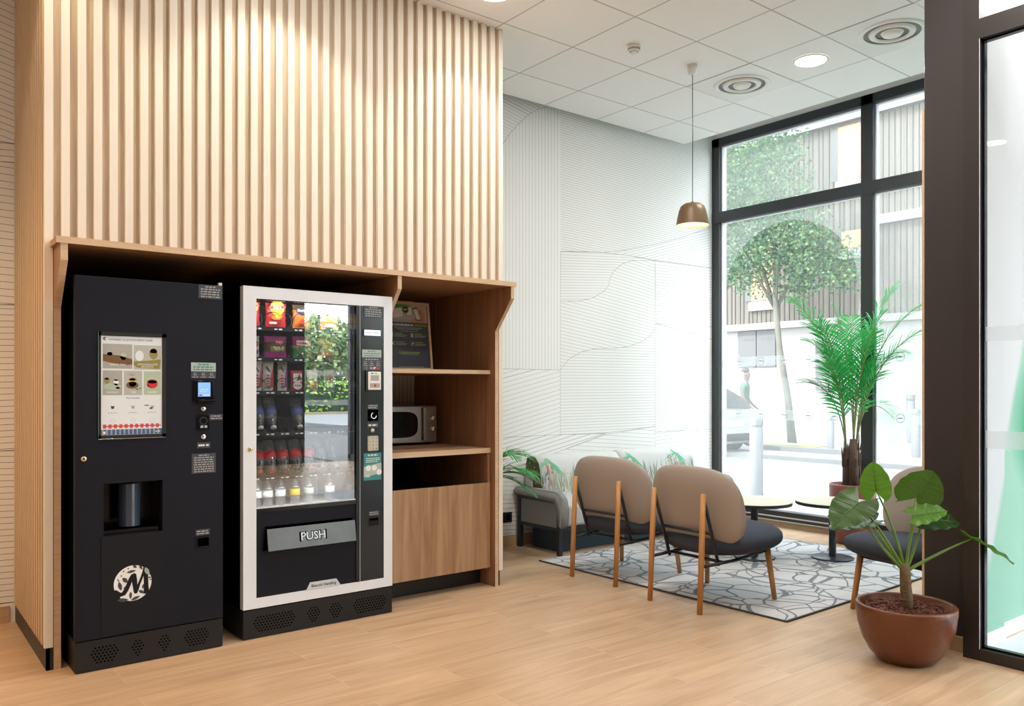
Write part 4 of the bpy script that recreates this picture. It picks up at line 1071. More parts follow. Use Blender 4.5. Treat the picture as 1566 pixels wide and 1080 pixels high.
for x, w, c in ((.150, 'far left of its tray', 'cap_red'), (.216, 'second from left on its tray', 'cap_red'), (.290, 'third from left with dark cap', 'cap_dark'), (.366, 'fourth from left with dark cap', 'cap_dark'), (.444, 'fifth from left, last red band', 'cap_red')):
    bottle('soft drink bottle with red band, ' + w, x, ROWS[4]+.006, .185, .031, c, 'label_red', 28, y=.15, group='soft drink bottles in the snack machine')
for x, w in ((.515, 'sixth from left on its tray'), (.596, 'near the right end of its tray')):
    bottle('clear bottle with green cap, ' + w, x, ROWS[4]+.006, .185, .029, 'cap_green', None, 28, y=.15, group='soft drink bottles in the snack machine')
for x, w, lb in ((.150, 'with small white label, leftmost on the bottom tray', 'ink_white'), (.213, 'with white label, second on the bottom tray', 'ink_white'), (.287, 'with white label, third on the bottom tray', 'paper'), (.372, 'with yellow label on the bottom tray', 'yellow'), (.455, 'with pale label right of the yellow one', 'beige_print'), (.585, 'with white label near the right of the bottom tray', 'ink_white')):
    bottle('small clear bottle ' + w, x, .656, .150, .028, 'clear', lb, 0, y=.22, group='bottles on the bottom tray')

# ================================================================== LOUNGE
b = MB().mat('rug'); b.box((0, 0, .0005), (2.20, 2.10, .010)); b.mat('rug_edge')
for a, c in (((-.012, -.012), (2.212, 0)), ((-.012, 2.10), (2.212, 2.112)), ((-.012, 0), (0, 2.10)), ((2.20, 0), (2.212, 2.10))): b.box((a[0], a[1], .0005), (c[0], c[1], .0095))
o = b.build('rug', None, (4.01, 2.69, 0), math.radians(1.2)); tag(o, 'grey rug with dark cracked line pattern under the lounge chairs', 'rug')

def make_chair(label, loc, rz, zf=.0105):
    t = thing('lounge_chair', label, 'chair', loc, rz, 'lounge chairs around the rug')
    for s_ in (-1, 1):
        b = MB().mat('chair_wood'); b.tube([(-.005, .200*s_, 0), (.012, .200*s_, .35), (.028, .198*s_, .695)], [.0165, .0175, .0165], 14)
        b.build('rear_leg', t)
        b = MB().mat('chair_wood'); b.tube([(.60, .268*s_, zf), (.565, .240*s_, .325)], [.0155, .020], 14); b.build('front_leg', t)
    b = MB().mat('navy_metal')
    for s_ in (-1, 1):
        b.tube([(.033, .198*s_, .665), (.10, .197*s_, .46), (.165, .196*s_, .262)], .0105, 8)
        b.tube([(.006, .20*s_, .272), (.30, .215*s_, .280), (.57, .240*s_, .315)], .0105, 8)
    b.tube([(.098, -.197, .455), (.098, .197, .455)], .010, 8)
    b.tube([(.57, -.240, .315), (.57, .240, .315)], .010, 8); b.tube([(.20, -.205, .276), (.20, .205, .276)], .010, 8)
    b.build('frame', t)
    b = MB().mat('slate')
    def seat_shape(x, y, z):
        k = (x-.42)/.33
        return (x, y*(1.0-.10*max(0, -k)-.04*max(0, k)), z + .02*k*0 + (-.010 if z < .38 else 0)*(1))
    b.super((0, 0, 0), 1, 1, 1, 2.0, 2.0, 8, 6) if False else None
    # seat: rounded cushion; the flat faces point up and down
    nu, nv = 44, 16; rings = []
    def spw(v, e): return math.copysign(abs(v)**e, v)
    for j in range(nv+1):
        tt = -PI/2+PI*j/nv; cr = abs(math.cos(tt))**.55; hz = spw(math.sin(tt), .8)
        if j in (0, nv): rings.append([b.v((.425, 0, .385+.075*(1 if j else -1)))]); continue
        row = []
        for k in range(nu):
            a = 2*PI*k/nu; x = .425+.325*cr*spw(math.cos(a), .78); y = .355*cr*spw(math.sin(a), .78)
            row.append(b.v((x, y*(1-.10*max(0, (.425-x)/.32)), .385+.075*hz+.020*((x-.425)/.32))))
        rings.append(row)
    for p, q in zip(rings, rings[1:]):
        for k in range(nu):
            qq = []
            for v_ in (p[k % len(p)], p[(k+1) % len(p)], q[(k+1) % len(q)], q[k % len(q)]):
                if v_ not in qq: qq.append(v_)
            if len(qq) >= 3: b.f(qq, True)
    b.build('seat', t)
    b = MB().mat('taupe')
    def back_shape(x, y, z):      # leans back, wraps a little, slimmer at the top
        v = (z-.615)/.21
        return (x + .075 - .045*v*-1*0 - .035*v + .35*y*y, y*(1-.07*max(0, v)), z)
    b.super((.075, 0, .603), .064, .362, .238, 3.2, 2.3, 48, 22, back_shape)
    b.build('backrest', t)
    return t
make_chair('taupe backed lounge chair nearest the sofa and the wooden shelves', (3.835, 4.072, .0), math.radians(4))
make_chair('taupe backed lounge chair in front of the round tables, back towards the machines', (3.762, 3.291, .0), math.radians(-2))
make_chair('lounge chair with slate seat half hidden behind the pillar and leafy plant', (5.109, 2.241, .0), math.radians(170), 0)

# ------------------------------------------------------------------ sofa
so = thing('sofa', 'grey two seat sofa with plant print back cushion against the patterned wall', 'sofa', (4.20, 5.38, 0))
SL = 2.10      # length along the wall
b = MB().mat('plinth'); b.box((.10, -.42, 0), (SL-.10, -.08, .20)); b.build('plinth', so)
for x in (.008, SL-.008):
    for y in (-.03, -.525):
        b = MB().mat('navy_metal'); b.box((x-.018, y-.018, 0), (x+.018, y+.018, .42), .005); b.build('leg', so)
b = MB().mat('navy_metal')
for x in (.008, SL-.008):
    b.box((x-.014, -.525, .185), (x+.014, -.03, .215)); b.box((x-.016, -.53, .405), (x+.016, -.02, .43))
b.box((.01, -.54, .19), (SL-.01, -.51, .22)); b.build('frame', so)
for x in (.008, SL-.008):
    b = MB().mat('sofa_grey'); b.box((x-.008, -.52, .215), (x+.008, -.03, .405)); b.build('arm_panel', so)
    b = MB().mat('sofa_grey')
    o_ = [(.02, .432), (.02, .475), (-.02, .50), (-.48, .50), (-.545, .485), (-.582, .44), (-.588, .36), (-.588, .22), (-.548, .22), (-.548, .38), (-.53, .42), (-.50, .432)]
    b.prism(o_, 'x', x-.045, x+.045); 
    bmesh.ops.bevel(b.bm, geom=b.bm.edges[:], offset=.014, segments=3, affect='EDGES')
    for f in b.bm.faces: f.smooth = True
    b.build('arm_pad', so)
b = MB().mat('sofa_light'); b.box((.05, -.575, .225), (SL-.05, -.10, .395), .03, 4); b.build('seat', so)
b = MB().mat('sofa_light'); b.box((.06, -.12, .25), (SL-.06, -.02, .62), .02, 3); b.build('back_frame', so)
# printed back cushions (two), pattern as blades lying on the cloth
mt['cushion'] = M('pale printed cloth', (.60, .61, .60), .9, spec=.2, bump=(300, .2))
mt['print_green'] = M('printed mint palm', (.16, .46, .27), .9); mt['print_olive'] = M('printed dark thicket', (.085, .085, .035), .9, noise=(28, .9)); mt['print_grey'] = M('printed grey reed', (.25, .29, .25), .9); mt['print_straw'] = M('printed straw grass', (.43, .44, .28), .9); mt['print_pink'] = M('printed blossom', (.55, .20, .17), .9); mt['print_slate'] = M('printed slate leaf', (.24, .27, .30), .9)
def cushion(x0, x1, seed, green_at, dark_end):
    rr = random.Random(seed)
    b = MB().mat('cushion')
    o_ = [(-.235, .36), (-.20, .60), (-.175, .70), (-.13, .745), (-.075, .755), (-.02, .735), (-.004, .68), (-.004, .36)]
    n = 10; xs = [x0+(x1-x0)*k/n for k in range(n+1)]; rows = [[b.v((x, p[0], p[1] - .006*(1 if k in (0, n) else 0))) for p in o_] for k, x in enumerate(xs)]
    for p, q in zip(rows, rows[1:]):
        for i in range(len(o_)-1): b.f([p[i], q[i], q[i+1], p[i+1]], True)
    b.mat('print_olive' if dark_end else 'cushion'); b.f(rows[0]); b.mat('cushion'); b.f(rows[-1][::-1])
    def on(u, z):          # point on the front cloth, 1 mm out
        z = max(.37, min(.742, z)); y = None
        for (ya, za), (yb, zb) in zip(o_, o_[1:4]):
            if za <= z <= zb: y = ya+(yb-ya)*(z-za)/(zb-za); break
        if y is None: y = -.13
        return (u, y-.0016-.0003*rr.random(), z+.0006)
    def blade(u, z, du, dz, w, m):
        b.mat(m); L_ = math.hypot(du, dz); nx, nz = -dz/L_*w, du/L_*w
        seg = 4; pr_ = None
        for k in range(seg+1):
            t = k/seg; ww = w*(1-t)**.7*.5; px, pz = u+du*t, z+dz*t - .25*abs(du)*t*t
            px = max(x0+.004, min(x1-.004, px))
            c = (b.v(on(px-ww, pz)), b.v(on(px+ww, pz)))
            if pr_: b.f([pr_[0], pr_[1], c[1], c[0]])
            pr_ = c
    for g in green_at:
        for k in range(18):
            a = PI*(.02+.86*k/17)-.3; L_ = rr.uniform(.13, .24); blade(g+.01, .70, -L_*.2+L_*math.cos(a)*.9, L_*math.sin(a)*.25-.10*abs(math.cos(a)), .030, 'print_green')
        for k in range(26): blade(g-.05+rr.uniform(-.05, .10), rr.uniform(.40, .66), rr.uniform(-.03, .03), rr.uniform(.04, .10), .014, rr.choice(['print_grey', 'print_olive', 'print_slate', 'print_pink']))
    for k in range(150):
        u = rr.uniform(x0+.03, x1-.05); blade(u, .42+rr.uniform(0, .08), rr.uniform(-.05, .05), rr.uniform(.06, .22), rr.uniform(.008, .018), rr.choice(['print_grey', 'print_straw', 'print_slate', 'print_straw', 'print_grey']))
    for k in range(14): blade(rr.uniform(x0+.03, x1-.1), rr.uniform(.47, .6), .006, .010, .012, 'print_pink')
    if dark_end:
        for k in range(60):
            y, z = rr.uniform(-.19, -.01), rr.uniform(.38, .72); b.mat(rr.choice(['print_pink', 'print_straw', 'print_olive', 'print_straw'])); s_ = rr.uniform(.003, .008)
            if y > -.205+(z-.36)*.2: b.poly([(x0-.0016, y-s_, z), (x0-.0016, y, z+s_*1.4), (x0-.0016, y+s_, z), (x0-.0016, y, z-s_*1.4)])
    return b.build('back_cushion', so, (0, -.02, 0))
cushion(.07, 1.00, 3, (.17,), True); cushion(1.005, SL-.08, 5, (1.12, 1.72), False)

# ------------------------------------------------------------------ round tables
def table(label, x, y, r):
    t = thing('round_table', label, 'table', (x, y, .0105), 0, 'round tables on the rug')
    b = MB().mat('table_edge'); b.lathe([(0, .410), (r-.004, .410), (r, .414), (r, .434)], n=48); b.mat('table_top'); b.lathe([(r, .434), (r-.002, .4365), (0, .4365)], n=48, smooth=False); b.build('table_top', t)
    b = MB().mat('navy_metal'); b.lathe([(.027, .012), (.027, .410)], n=20); b.lathe([(.09, .410), (.09, .402), (.027, .398)], n=20); b.build('column', t)
    b = MB().mat('navy_metal'); b.lathe([(0, 0), (.155, 0), (.157, .006), (.150, .011), (.03, .016), (0, .016)], n=40); b.build('base', t)
table('pale round pedestal table right in front of the middle lounge chair', 5.305, 3.84, .28)
table('pale round pedestal table beside the red palm pot, partly behind leaves', 5.755, 3.455, .272)
table('pale round pedestal table farthest back, only its edge showing above another', 5.42, 4.43, .28)

# ------------------------------------------------------------------ palms
def frond(b, p0, tip, sag, n=22, leaf=.20, mat='palm', w=.0085, start=.30, seed=0):
    rr = random.Random(seed); p0, tip = Vector(p0), Vector(tip); d = tip-p0
    ct = p0 + Vector((d.x*.16, d.y*.16, d.z*.62 + sag*1.6))
    def at(t): return p0*(1-t)**2 + ct*2*t*(1-t) + tip*t*t
    pts = [at(k/14) for k in range(15)]
    b.mat('palm_stem' if mat != 'palm_dry' else 'palm_dry'); b.tube(pts, [.0055*(1-.8*k/14)+.001 for k in range(15)], 6)
    b.mat(mat)
    for k in range(n):
        t = start+(1-start)*(k/(n-1))**.95; p = at(t); tg = (at(min(1, t+.02))-at(t-.02)).normalized()
        side = tg.cross(Vector((0, 0, 1)));
        if side.length < .2: side = tg.cross(Vector((.3, 1, 0)))
        side.normalize(); up = side.cross(tg).normalized()
        L_ = leaf*(math.sin(PI*min(1, .18+.80*(t-start)/(1-start)))**.7)*rr.uniform(.85, 1.1)+.03
        for s_ in (-1, 1):
            dr = (side*s_*.78 + tg*(.62+.35*t) + up*rr.uniform(.05, .35)).normalized(); pr_ = None; wv = up.cross(dr).normalized()
            for j in range(5):
                u = j/4; q = p + dr*L_*u + Vector((0, 0, -.30*L_*u*u)); ww = w*(.35+1.3*u)*(1-u)**.55 if u < 1 else .0006
                c = (b.v(q-wv*ww), b.v(q+wv*ww))
                if pr_: b.f([pr_[0], pr_[1], c[1], c[0]], True)
                pr_ = c
Rv = Vector((.781, -.6246, 0)); Fv = Vector((.6246, .781, 0))
def palm(label, loc, pot_r, pot_h, stems, fronds, seed=1):
    t = thing('potted_palm', label, 'plant', loc)
    b = MB().mat('palm_pot'); r = pot_r; b.lathe([(0, 0), (r*.72, 0), (r*.78, .015), (r*.97, pot_h*.55), (r, pot_h-.01), (r-.006, pot_h), (r-.022, pot_h), (r-.026, pot_h-.05), (0, pot_h-.05)], n=36); p = b.build('pot', t)
    b = MB().mat('soil'); rr = random.Random(seed); b.lathe([(r-.027, pot_h-.035), (0, pot_h-.025)], n=30)
    for k in range(120):
        a, q = rr.uniform(0, 2*PI), (r-.04)*math.sqrt(rr.random()); s_ = rr.uniform(.006, .014); c = Vector((q*math.cos(a), q*math.sin(a), pot_h-.028+rr.uniform(0, .012)))
        b.tube([c, c+Vector((rr.uniform(-1, 1), rr.uniform(-1, 1), rr.uniform(-.3, .6))).normalized()*s_], [s_*.45, s_*.3], 5)
    tag(b.build('mulch', t), 'dark mulch')
    b = MB().mat('bark')
    for (u, w, h, rad) in stems:
        base = Rv*u + Fv*w
        b.tube([base+Vector((0, 0, pot_h-.04)), base*1.05+Vector((.004, 0, pot_h+h*.5)), base*1.02+Vector((0, .003, pot_h+h))], [rad*1.05, rad, rad*.75], 10)
        for k in range(10):      # ragged sheaths
            a = rr.uniform(0, 2*PI); z = pot_h + h*rr.uniform(.1, .85); c = base+Vector((math.cos(a)*rad, math.sin(a)*rad, z)); b.tube([c, c*1.0+Vector((math.cos(a)*.008, math.sin(a)*.008, rr.uniform(.07, .16)))], [.010, .002], 5)
    b.build('trunk', t)
    for k, (si, u, w, z, sag, n, lf_, m) in enumerate(fronds):
        lim = (.235 - .781*u)/.6246
        if loc[0] > 6 and w > lim:          # keep clear of the window pane
            k2 = 1 + (lim-w)/6.95; w = lim; u *= k2; z = 1.31 + (z-1.31)*k2
        bs = stems[si]; b = MB(); p0 = Rv*bs[0] + Fv*bs[1] + Vector((0, 0, pot_h+bs[2]*.9))
        frond(b, p0, Rv*u + Fv*w + Vector((0, 0, z)), sag, int(n*1.3), lf_*1.4, m, seed=seed*40+k, start=.24 if m == 'palm' else .45); b.build('frond', t)
    return t
palm('tall potted palm with bright green fronds by the street window', (6.50, 3.72, 0), .185, .50,
     [(-.042, .02, .30, .030), (.0, -.03, .38, .038), (.042, .02, .34, .034), (.03, .05, .28, .026)],
     [(0, -.53, -.05, 2.06, .13, 26, .20, 'palm'), (1, -.16, .02, 2.02, .08, 26, .20, 'palm'), (1, .35, .05, 2.20, .06, 28, .22, 'palm'), (2, .50, -.06, 2.02, .14, 26, .20, 'palm'),
      (2, .60, .02, 1.86, .16, 24, .17, 'palm'), (1, .20, -.16, 1.94, .08, 26, .22, 'palm'), (2, .40, .10, 1.62, .20, 24, .18, 'palm'), (0, -.44, .0, 1.36, .16, 18, .16, 'palm_dry'),
      (0, -.36, .08, 1.72, .16, 24, .20, 'palm'), (2, .28, -.06, 1.10, .20, 18, .17, 'palm'), (0, -.26, -.10, 1.52, .14, 22, .18, 'palm'), (1, .20, .12, 1.80, .10, 24, .20, 'palm'),
      (2, .24, .16, 1.40, .16, 20, .18, 'palm'), (0, -.34, -.16, 1.86, .12, 24, .20, 'palm'), (1, .05, .17, 1.92, .06, 22, .2, 'palm'), (2, .30, -.14, 1.56, .14, 22, .19, 'palm'), (0, -.14, .14, 1.62, .12, 22, .2, 'palm')], 2)
palm('low potted palm behind the wooden shelves, fronds over the sofa arm', (3.62, 5.10, 0), .15, .30,
     [(-.02, 0, .12, .02), (.02, .01, .14, .02)],
     [(1, .42, -.10, .66, .16, 20, .17, 'palm'), (1, .36, .08, .78, .16, 20, .17, 'palm'), (0, .40, -.02, .52, .20, 18, .16, 'palm'), (1, .30, -.16, .80, .14, 18, .16, 'palm'), (0, -.12, -.16, .85, .10, 18, .16, 'palm'), (0, -.10, .06, .95, .08, 18, .16, 'palm'), (1, .44, .10, .58, .18, 18, .14, 'palm_dry')], 3)

# ------------------------------------------------------------------ leafy plant in the round pot
PX, PY = 3.90, 1.955
pl = thing('potted_elephant_ear', 'broad leaved plant in a rounded rust brown pot in front of the pillar', 'plant', (PX, PY, 0))
b = MB().mat('rust_pot')
prof = [(0, 0), (.105, 0), (.125, .006), (.165, .045), (.198, .105), (.218, .175), (.2265, .245), (.2265, .268), (.222, .274), (.208, .274), (.203, .266), (.200, .22), (0, .22)]
b.lathe(prof, n=56); tag(b.build('pot', pl), 'glazed rust brown bowl pot with rough side')
b = MB().mat('chips'); rr = random.Random(4); b.lathe([(.201, .238), (.12, .246), (0, .25)], n=36)
for k in range(520):
    a, q = rr.uniform(0, 2*PI), .192*math.sqrt(rr.random()); z = .243+.006*(1-q/.2)+rr.uniform(0, .012)
    c = Vector((q*math.cos(a), q*math.sin(a), z)); d = Vector((rr.uniform(-1, 1), rr.uniform(-1, 1), rr.uniform(-.35, .35))).normalized(); n = d.cross(Vector((0, 0, 1))).normalized(); L_, W2 = rr.uniform(.006, .015), rr.uniform(.003, .006)
    b.poly([c-d*L_-n*W2*.6, c+d*L_*.8-n*W2, c+d*L_+n*W2*.5, c-d*L_*.7+n*W2]); b.poly([c-d*L_*.9-n*W2*.5-Vector((0, 0, .004)), c-d*L_-n*W2*.6, c+d*L_*.8-n*W2, c+d*L_*.8-n*W2-Vector((0, 0, .005))])
tag(b.build('bark_chips', pl), 'red brown bark chips')
b = MB().mat('plant_bark'); b.tube([(0, 0, .23), (.004, -.003, .30), (-.002, 0, .36), (-.004, .002, .43), (-.004, .002, .47)], [.030, .0265, .026, .024, .014], 14)
for z in (.29, .33, .37, .41): b.tube([(0, 0, z), (0, 0, z+.006)], .0272-.02*(z-.28)*.3, 14)
b.build('trunk', pl)
def leaf(b, base, tip, up, width, m, fold=.18, droop=.08, wave=.012, seed=0, lob=.42):
    """heart shaped blade: base = where the stem joins"""
    base, tip, up = Vector(base), Vector(tip), Vector(up); rr = random.Random(seed)
    d = tip-base; L_ = d.length; d.normalize(); s_ = d.cross(up).normalized(); n = s_.cross(d).normalized()
    nu, nv = 20, 6
    rows = []
    for i in range(nu+1):
        t = i/nu; x = -lob+(1+lob)*t           # along the blade, lobes behind the joint
        if x < 0: hw = .46*math.sqrt(max(0, 1-(x/(lob*1.01))**2)); inner = .30*(-x/lob)**1.2
        else: hw = .5*max(0, 1-x)**.72*(1+.9*x)*.92; inner = 0
        rows.append((x, max(hw, inner+.002) if x < 0 else hw, inner))
    for sd in (-1, 1):
        prev = None
        for i, (x, hw, inner) in enumerate(rows):
            row = []
            for j in range(nv+1):
                v = j/nv; y = inner + (hw-inner)*v
                q = base + d*(x*L_) + s_*(sd*y*width*2) + n*(fold*y*width*2 - droop*L_*x*abs(x) - .18*width*(y*1.6)**2 + wave*math.sin(x*19+sd)*v*v)
                row.append(b.v(q))
            if prev:
                b.mat(m)
                for j in range(nv): b.f([prev[j], prev[j+1], row[j+1], row[j]], True)
            prev = row
    b.mat('leaf_vein')
    pts = [base + d*(x*L_) + n*(-droop*L_*x*abs(x)+.0012) for x in (0, .2, .4, .6, .8, .95)]
    b.tube(pts, [.0032, .0028, .0022, .0018, .0012, .0006], 5)
    for x in (.02, .18, .34, .50, .66):
        for sd in (-1, 1):
            hw = .5*(1-x)**.72*(1+.9*x)*.92; q0 = base+d*(x*L_)+n*(-droop*L_*x*abs(x)+.0012); x2 = min(.98, x+.12); y2 = .85*hw
            q1 = base+d*(x2*L_)+s_*(sd*y2*width*2)+n*(fold*y2*width*2-droop*L_*x2*abs(x2)-.18*width*(y2*1.6)**2+.0016)
            qm = (q0+q1)/2; y3 = y2/2; x3 = (x+x2)/2
            qm = base+d*(x3*L_)+s_*(sd*y3*width*2)+n*(fold*y3*width*2-droop*L_*x3*abs(x3)-.18*width*(y3*1.6)**2+.0016)
            b.tube([q0, qm, q1], [.0014, .0010, .0005], 4)
def W(u, z, w=0): return Rv*u + Fv*w + Vector((0, 0, z))
K = .00314     # metres per photo pixel at this distance, used for u and z below
def at(px, py, w=0): return W((px-1390)*K*(1+w/3.96), 1.31-(py-594)*K*(1+w/3.96), w)
leaves = [ # joint, tip, blade normal (right, up, towards camera), half width, colour, droop, bow of the stem
 ((1314, 769, -.02), (1266, 805, -.08), (-.50, .50, .70), .108, 'leaf', .10, (.0, .04)),
 ((1349, 752, .03), (1343, 707, .02), (-.55, .10, .83), .078, 'leaf_light', .02, (.02, .03)),
 ((1414, 762, .06), (1436, 722, .02), (.15, .35, .92), .125, 'leaf', .06, (.0, .0)),
 ((1398, 790, -.06), (1438, 779, -.10), (.05, .86, .50), .080, 'leaf_light', .12, (-.01, .02)),
 ((1420, 795, .04), (1478, 797, .02), (.10, .80, .58), .080, 'leaf_dark', .10, (.02, .0)),
 ((1492, 825, .0), (1553, 858, -.04), (.55, .80, -.06), .060, 'leaf', .10, (.02, .025)),
 ((1326, 797, .0), (1264, 808, -.06), (-.10, .95, .30), .085, 'leaf', .04, (-.03, .0)),
 ((1338, 792, .12), (1298, 786, .20), (-.10, .93, .35), .080, 'leaf_dark', .10, (-.03, .01)),
 ((1352, 790, .16), (1374, 778, .22), (.10, .90, .4), .050, 'leaf_dark', .10, (-.01, .01)),
]
top = Vector((-.004, .002, .455))
for k, (j, tp, nr, wd, m, dr, bow) in enumerate(leaves):
    J, T_ = at(*j), at(*tp); up = Rv*nr[0] + Vector((0, 0, nr[1])) - Fv*nr[2]
    b = MB().mat('petiole'); p0 = top+Vector((0, 0, -.03)); ct = p0*.5 + J*.5 + Rv*bow[0] + Vector((0, 0, bow[1]))
    pts = [p0*(1-t)**2 + ct*2*t*(1-t) + J*t*t for t in [q/9 for q in range(10)]]
    b.tube(pts, [.010-.0062*(q/9)**.7 for q in range(10)], 8)
    leaf(b, J, T_, up, wd, m, .16, dr, .005, k); b.build('leaf', pl)

# ------------------------------------------------------------------ pendant, ceiling fittings, socket
pe = thing('pendant_lamp', 'bronze dome pendant lamp hanging on a thin black cord', 'lamp', (4.735, 3.97, 0))
b = MB().mat('plastic_white'); b.lathe([(0, CH), (.036, CH), (.036, CH-.045), (.032, CH-.062), (.006, CH-.066), (0, CH-.066)], n=28); b.build('canopy', pe)
b = MB().mat('coil'); b.tube([(0, 0, CH-.066), (.002, 0, 3.2), (0, 0, 2.675)], .003, 6); b.build('cord', pe)
b = MB().mat('shade'); oz = 2.508
ps = [(.120, oz), (.113, oz+.045), (.100, oz+.105), (.086, oz+.140), (.062, oz+.158), (.03, oz+.166), (.010, oz+.168), (.009, oz+.176), (0, oz+.176)]
b.lathe(ps, n=44); b.mat('shade_in'); b.lathe([(.120, oz), (.1175, oz+.0005), (.1105, oz+.045), (.0975, oz+.103), (.083, oz+.137), (.06, oz+.154), (0, oz+.160)], n=44); b.build('lamp_shade', pe)
b = MB().mat('bulb'); b.lathe([(0, oz+.030), (.022, oz+.038), (.034, oz+.062), (.028, oz+.092), (.014, oz+.115), (.013, oz+.158)], n=20); b.build('bulb', pe)

def downlight(label, x, y):
    t = thing('downlight', label, 'ceiling light', (x, y, CH), 0, 'recessed downlights')
    b = MB().mat('plastic_white'); b.lathe([(.125, -.0005), (.124, -.006), (.112, -.008), (.108, -.004)], n=36); b.build('trim_ring', t)
    b = MB().mat('diffuser'); b.lathe([(.108, -.004), (0, -.0045)], n=36); tag(b.build('diffuser', t), 'glowing round diffuser')
downlight('glowing round downlight between the two round ceiling vents', 5.335, 3.375)
downlight('round downlight at the top edge above the slatted box', 2.93, 3.98)
def vent(label, x, y):
    t = thing('ceiling_vent', label, 'vent', (x, y, CH), 0, 'round ceiling vents')
    b = MB().mat('plastic_white'); b.box((-.297, -.297, -.004), (.297, .297, -.0005)); b.build('panel', t)
    b = MB().mat('vent_shadow'); b.lathe([(.185, -.0045), (0, -.0046)], n=40); b.build('backing', t)
    for r0, r1, d in ((.215, .178, .010), (.148, .105, .018), (.072, .0, .024)):
        b = MB().mat('plastic_white'); b.lathe([(r0, -.005), (r0-.006, -.005-d*.55), ((r0+r1)/2, -.005-d), (r1+.002, -.005-d*.55), (r1, -.008)] if r1 else [(r0, -.006), (r0*.8, -.005-d*.8), (r0*.4, -.005-d), (0, -.005-d*.9)], n=44); b.build('cone_ring', t)
vent('round white ceiling vent beside the pendant cord', 5.33, 3.975)
vent('round white ceiling vent next to the dark pillar', 5.33, 2.765)
t = thing('smoke_detector', 'small white smoke detector on a ceiling tile', 'smoke detector', (4.15, 4.0, CH))
b = MB().mat('plastic_white'); b.lathe([(0, -.0005), (.048, -.0005), (.048, -.012), (.044, -.018)], n=28); b.build('base', t)
b = MB().mat('plastic_white'); b.lathe([(.040, -.018), (.042, -.036), (.030, -.040)], n=24); b.lathe([(.024, -.040), (.020, -.052), (0, -.056)], n=24); b.mat('vent_shadow'); b.lathe([(.0395, -.024), (.0425, -.024), (.0425, -.030), (.0395, -.030)], n=24); b.build('head', t)
t = thing('wall_socket', 'black double wall socket low beside the wooden shelves', 'socket', (4.075, WY, .245))
b = MB().mat('outlet'); b.box((-.078, -.010, -.042), (.078, -.0008, .042), .003); b.build('plate', t)
for x in (-.038, .038):
    b = MB().mat('machine2'); b.ring((x, -.0105, 0), .021, .025, 22); b.mat('hole'); b.disc((x, -.0103, 0), .021, 22); b.mat('chrome'); b.disc((x-.009, -.0108, 0), .003, 8); b.disc((x+.009, -.0108, 0), .003, 8); b.build('outlet', t)

# ================================================================== THE STREET
G = -.10
b = MB().mat('pavement'); b.box((7.05, -40, G-.2), (11.2, 45, G)); struct(b.build('pavement'))
b = MB().mat('road'); b.box((11.2, -40, G-.25), (14.15, 45, G-.02)); b.mat('pavement'); b.box((-40, -20, G-.3), (7.05, -5.4, G-.03)); struct(b.build('road'))
b = MB().mat('kerb'); b.box((14.15, 2, G-.2), (14.35, 10.3, G+.06)); b.mat('pavement'); b.box((14.35, -20, G-.2), (21.0, 45, G+.04)); struct(b.build('kerb'))
b = MB().mat('grass'); b.box((17.0, 10.6, G), (17.8, 13.4, G+.055)); o = b.build('grass_patch'); tag(o, 'small patch of dry grass around the street tree', 'grass', kind='stuff')
b = MB().mat('kerb'); b.box((15.5, 9.0, G+.04), (15.75, 11.2, G+.14)); o = b.build('kerb_stone'); tag(o, 'low grey kerb stone on the ground behind the white car', 'kerb')

bu = thing('timber_building', 'building across the street with timber cladding above a white ground floor', 'building', (21.0, 12, G))
def B(b): b.xf = Matrix.Translation((-21.0, -12, -G)); return b
b = B(MB()).mat('plaster'); b.box((21.0, -12, G), (24, 40, 3.10)); b.build('ground_floor', bu)
b = B(MB()).mat('cladding'); b.box((21.02, -12, 3.25), (24, 40, 12.5)); b.mat('cladding_gap')
y = 4.0
while y < 24:
    b.box((21.0, y, 3.25), (21.02, y+.014, 8.6)); y += .13 + .03*((int(y*37)) % 3)
b.build('timber_wall', bu)
b = B(MB()).mat('ledge'); b.box((20.80, -12, 3.06), (21.05, 40, 3.26)); b.build('ledge', bu)
b = B(MB()).mat('ledge'); b.box((20.85, -12, 5.66), (21.05, 11.35, 5.90)); b.build('ledge', bu)
b = B(MB()).mat('ledge'); b.box((20.82, -12, 8.62), (21.05, 40, 8.80)); b.box((20.75, -12, 9.0), (21.05, 40, 9.35)); b.build('eaves', bu)
for ya, yb, za, zb in ((11.70, 12.42, 7.05, 8.52), (14.48, 15.30, 3.95, 5.65), (11.40, 12.32, 5.15, 5.62)):
    b = B(MB()).mat('ledge'); b.box((20.93, ya-.07, za-.30), (21.0, yb+.07, za-.02)); b.mat('dark_opening'); b.box((20.96, yb, za), (20.99, yb+.22, zb)); f = b.build('window', bu)
    b = B(MB()).mat('curtain'); b.box((20.965, ya, za), (20.985, yb, zb)); tag(b.build('blind', f), 'orange blind')
b = B(MB()).mat('shutter'); b.box((20.94, 14.43, 1.95), (20.99, 15.08, 3.04)); b.box((20.94, 15.11, 1.95), (20.99, 15.77, 3.04)); b.mat('dark_opening')
for k in range(2):
    for j in range(4): b.box((20.935, 14.55+.66*k+.10*j, 2.75), (20.94, 14.60+.66*k+.10*j, 2.83))
b.build('shutter', bu)
b = B(MB()).mat('shutter'); b.box((20.94, 12.72, 1.25), (20.99, 13.10, 2.62)); b.mat('ledge'); b.box((20.92, 12.78, 1.28), (20.94, 12.98, 1.62)); b.build('side_door', bu)

